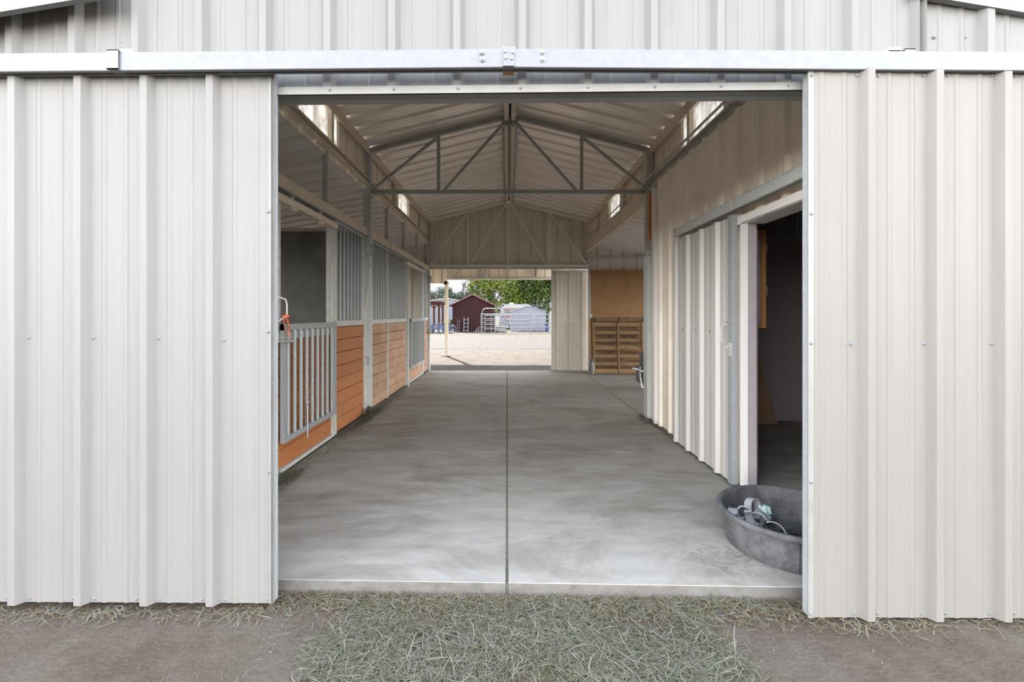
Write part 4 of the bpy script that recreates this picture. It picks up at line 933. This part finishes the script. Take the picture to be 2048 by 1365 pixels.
b = MB(); x0 = at(964.5, 0, 34.5).x; x1 = at(1001, 0, 34.5).x; zt = at(0, 617.5, 34.5).z
b.tube([(x0, 34.5, -.06), (x0, 34.5, zt-.25), (x0+.08, 34.5, zt-.07), (x0+.27, 34.5, zt), (x1-.2, 34.5, zt), (x1, 34.5, zt)], .032, 8)
b.build('bow_gate_frame', M['yardgalv'], None, True, label='tall silver bow gate frame arching above the corral panels', cat='gate frame')
b = MB(); p = at(999, 640, 34); q = at(1004.5, 609, 34)
b.tube([(p.x, 34, -.06), (p.x, 34, p.z), (q.x-.04, 34, q.z-.1), (q.x+.02, 34, q.z), (q.x+.1, 34, q.z+.01), (q.x+.16, 34, q.z-.06)], .035, 8)
b.build('bow_gate_frame', M['yardgalv'], None, True, label='leaning curved silver pipe above the corner of the corral', cat='gate frame')
for px, h in ((953.2, .30), (957.5, .45), (951, .15)):
    b = MB(); x = at(px, 0, 33.5).x; b.tube([(x, 33.5, -.06), (x, 33.5, h)], .025, 6); b.build('stake', M['yardgalv'], None, label='short steel stake %s in the ground left of the corral' % ('taller' if h > .4 else 'of middle height' if h > .2 else 'shortest'), cat='stake', group='short stakes')
b = MB(); p = at(1101, 605, 36); b.tube([(p.x, 36, -.06), (p.x, 36, at(0, 624, 36).z)], .10, 10); b.build('white_post', M['wht'], None, label='white post beside the far sliding door edge in the yard', cat='post')
t = thing('water_trough', 'blue plastic trough behind the corral beside the canvas shed', 'trough', (at(1097, 0, 37).x, 37, -.06))
b = MB(); p = at(1091, 656, 37); q = at(1108, 649, 37); b.prism([(p.x+.08, 37, -.06), (q.x-.08, 37, -.06), (q.x, 37, q.z), (p.x, 37, q.z)], 'y', (0, .6, 0)); b.build('body', M['blue'], t)
b = MB(); b.box(p.x-.03, q.x+.03, 36.97, 37.63, q.z, q.z+.04); b.build('rim', M['blue'], t)
# pergola
t = thing('pergola', 'red-brown timber pergola left of the porch post', 'pergola', (at(868, 0, 36).x, 37, -.06))
Y = 36
for px, yy in ((868, 36), (878, 37.5), (885.5, 36.5), (848, 36)):
    x = at(px, 0, yy).x; b = MB(); b.box(x-.07, x+.07, yy-.07, yy+.07, -.06, at(0, 606, yy).z); b.build('post', M['redbrown'], t)
for k in range(8):
    x = at(846+k*5.6, 0, 36).x; b = MB(); b.box(x-.03, x+.03, 35.6, 38.6, at(0, 605.5, 36).z, at(0, 603, 36).z); b.build('rafter', M['redbrown'], t)
for yy in (36, 38): b = MB(); b.box(at(842, 0, 36).x, at(887.5, 0, 36).x, yy-.05, yy+.05, at(0, 609.5, 36).z, at(0, 605.5, 36).z); b.build('beam', M['redbrown'], t)
for px, s in ((868, -1), (885.5, -1), (868, 1)):
    x = at(px, 0, 36).x; b = MB(); b.bar((x, 36, at(0, 617, 36).z), (x+s*.38, 36, at(0, 608.5, 36).z), .08, .09, (0, 1, 0)); b.build('brace', M['redbrown'], t)
# bicycles
def bike(label, px, Y, R=.25, m='blue'):
    c = at(px, 0, Y).x; t = thing('bicycle', label, 'bicycle', (c, Y, -.06)); z = -.06+R; w = .42
    for s in (-1, 1):
        b = MB(); b.torus((c+s*w, Y, z), R-.02, .028, 'y', 20, 6)
        k = b.build('wheel', M['black'] if s < 0 else M['blue'], t)
        sp = MB()
        for a in range(6): sp.tube([(c+s*w, Y, z), (c+s*w+(R-.03)*math.cos(a*math.pi/3), Y, z+(R-.03)*math.sin(a*math.pi/3))], .006, 4)
        sp.build('spokes', M['chrome'], k)
    b = MB(); A = (c-w, Y, z); B = (c-.05, Y, z-.02); C = (c-.14, Y, z+.38); D = (c+.26, Y, z+.40); E = (c+w, Y, z)
    for p, q in ((A, B), (A, C), (B, C), (B, D), (C, D), (D, E)): b.tube([p, q], .026, 6)
    b.build('frame', M[m], t)
    b = MB(); b.box(c-.24, c-.05, Y-.05, Y+.05, z+.44, z+.48); b.tube([(c-.14, Y, z+.38), (c-.14, Y, z+.45)], .015, 6); b.build('saddle', M['black'], t)
    b = MB(); b.tube([(c+.25, Y, z+.40), (c+.22, Y, z+.55), (c+.15, Y-.2, z+.58)], .014, 6); b.tube([(c+.22, Y, z+.55), (c+.15, Y+.2, z+.58)], .014, 6); b.build('handlebar', M['black'], t)
    b = MB()
    for s in (-1, 1): b.tube([(c+s*w+(R+.03)*math.cos(a), Y, z+(R+.03)*math.sin(a)) for a in (.3, .8, 1.3, 1.8, 2.3, 2.8)], .022, 5)
    b.build('mudguard', M[m], t)
bike('blue bicycle parked under the pergola at the far left', 869, 34.0)
bike('blue bicycle behind the pale porch post', 894, 34.4, .27)
bike('blue bicycle standing between the other two', 883, 35.0, .25)
b = MB(); b.lathe((at(859, 0, 34.3).x, 34.3, -.06), [(.001, 0), (.26, 0), (.28, .3), (.27, .55), (.24, .62), (.001, .62)], 20); b.build('barrel', M['blue'], None, True, label='blue plastic barrel left of the bicycles', cat='barrel')
# distant houses
for (label, px0, px1, ze, zp, Y, mw, mr) in (('pale pinkish house low on the hill at the left', 858, 892, 596, 588, 150, M['palehouse'], M['palehouse']), ('blue-roofed house far away on the left', 872, 893, 586, 582, 230, M['palehouse'], M['blue'])):
    shed('house', label, 'building', at(px0, 0, Y).x, at(px1, 0, Y).x, Y, 10, at(0, ze, Y).z, at(0, zp, Y).z, mw, mr, over=.8)
for px, top in ((873, 595), (889, 595.5), (879, 597.5)):
    b = MB(); x = at(px, 0, 50).x; b.tube([(x, 50, at(0, 603, 50).z), (x, 50, at(0, top, 50).z)], .08, 8); b.lathe((x, 50, at(0, top, 50).z), [(.12, 0), (.12, .08), (.001, .1)], 8)
    b.build('chimney_pipe', M['bark'], None, label='dark vent pipe on the pale metal building roof, %s' % ('left and tall' if px == 873 else 'rightmost' if px == 889 else 'short middle one'), cat='vent pipe', group='roof vent pipes')
# hills
b = MB(); rnd = random.Random(9); nx, ny = 90, 24; vs = []; fs = []
ph = [(rnd.uniform(.004, .03), rnd.uniform(.004, .02), rnd.uniform(0, 6)) for _ in range(8)]
for j in range(ny+1):
    for i in range(nx+1):
        x = -900+1800*i/nx; y = 240+600*j/ny
        e = sum(math.sin(a*x+c*y+d) for a, c, d in ph)/8; vs.append((x, y, -1+150*(j/ny)**.8*(1+.35*e)-4*(1-j/ny)))
for j in range(ny):
    for i in range(nx): k = j*(nx+1)+i; fs.append((k, k+1, k+nx+2, k+nx+1))
b.add(vs, fs); b.build('hill', M['hill'], None, True, kind='structure', label='hazy mauve-grey desert hillside in the distance')
# trees
def tree(label, px, Y, H, blobs, leaf, n, m, trunk_h, cat='tree', seed=1, name='leafy_tree', trunk=True):
    rnd = random.Random(seed); X = at(px, 0, Y).x; t = thing(name, label, cat, (X, Y, -.06), group='trees beyond the yard')
    b = MB(); b.tube([(X, Y, -.1), (X+.1, Y, trunk_h*.5), (X-.05, Y, trunk_h)], [.28, .22, .14], 8)
    for k in range(6):
        bx, by, bz, br = blobs[k % len(blobs)]
        b.tube([(X, Y, trunk_h*.6), (X+bx*.5, Y+by*.5, (trunk_h*.6+bz)/2+.3), (X+bx, Y+by, bz)], [.12, .07, .03], 6)
    b.build('trunk', M['bark'], t, True)
    c = MB()
    tot = sum(q[3]**2 for q in blobs)
    for (bx, by, bz, br) in blobs:
        for _ in range(int(n*br*br/tot)):
            d = Vector((rnd.gauss(0, 1), rnd.gauss(0, 1), rnd.gauss(0, 1))).normalized()*br*(rnd.random()**.45)*rnd.uniform(.8, 1.1)
            p = Vector((X+bx, Y+by, bz))+Vector((d.x, d.y, d.z*.85))
            if p.z < .1: continue
            a = Vector((rnd.gauss(0, 1), rnd.gauss(0, 1), rnd.gauss(0, .6))).normalized()*leaf*rnd.uniform(.6, 1.3)
            e = a.cross(Vector((rnd.gauss(0, 1), rnd.gauss(0, 1), rnd.gauss(0, 1)))).normalized()*leaf*rnd.uniform(.3, .7)
            c.add([p-a, p-e, p+a, p+e], [(0, 1, 2, 3)])
    c.build('foliage', m, t)
def cluster(seed, n, w, d, z0, z1, r0, r1):
    rnd = random.Random(seed); return [(rnd.uniform(-w, w), rnd.uniform(-d, d), rnd.uniform(z0, z1), rnd.uniform(r0, r1)) for _ in range(n)]
tree('bright yellow-green tree rising right behind the maroon shed', 985, 52, 8, cluster(1, 20, 3.0, 1.6, 2.2, 7.2, .8, 1.5)+[(-2.2, -1, 4.4, .8), (2.5, 0, 2.6, 1.5), (1, 0, 2.4, 1.4)], .13, 14000, M['leafg'], 3.5, seed=21)
tree('big dense green tree behind the canvas shed', 1042, 56, 9, cluster(2, 22, 3.0, 1.8, 1.8, 8.0, 1.0, 1.8), .14, 15000, M['leafd'], 3.5, seed=22)
tree('darker green tree standing behind the far sliding door edge', 1094, 52, 9, cluster(3, 24, 2.8, 1.8, 1.2, 8.0, 1.0, 1.8), .14, 15000, M['leafd'], 3.5, seed=23)
tree('grey-green bushy tree in the gap above the maroon shed', 962, 60, 5, cluster(8, 8, 1.6, 1, 2.0, 4.0, .8, 1.3), .15, 4000, M['leafc'], 2.0, seed=28)
tree('grey-green conifer between the porch post and the maroon shed', 915, 58, 5, cluster(9, 12, 1.2, .8, 1.6, 4.6, .5, .95), .10, 8000, M['leafc'], 3.5, seed=31, name='conifer_tree')
tree('grey-green conifer left of the porch post', 864, 70, 6, cluster(10, 12, 1.6, 1, 2.0, 5.2, .6, 1.2), .11, 7000, M['leafc'], 4, seed=32, name='conifer_tree')
# bare tree
rnd = random.Random(41); X = at(932, 0, 54).x; b = MB()
def br(p, d, L, r, k):
    q = p+d*L; b.tube([p, (p+q)/2+Vector((rnd.uniform(-.05, .05), 0, 0)), q], [r, r*.85, r*.6], 5)
    if k == 0: return
    for _ in range(3):
        dd = (d+Vector((rnd.uniform(-.6, .6), rnd.uniform(-.5, .5), rnd.uniform(-.05, .4)))).normalized(); br(q, dd, L*rnd.uniform(.6, .8), r*.6, k-1)
br(Vector((X, 54, -.1)), Vector((.05, 0, 1)).normalized(), 1.9, .12, 4)
b.build('bare_tree', M['bark'], None, label='bare branching tree left of the shed roof peak', cat='tree', kind='thing')
tree('small pale shrub left of the maroon shed', 900.5, 40, 1, [(0, 0, .45, .35), (.1, 0, .8, .22)], .06, 500, M['leafg'], .3, seed=33, name='shrub', cat='shrub')
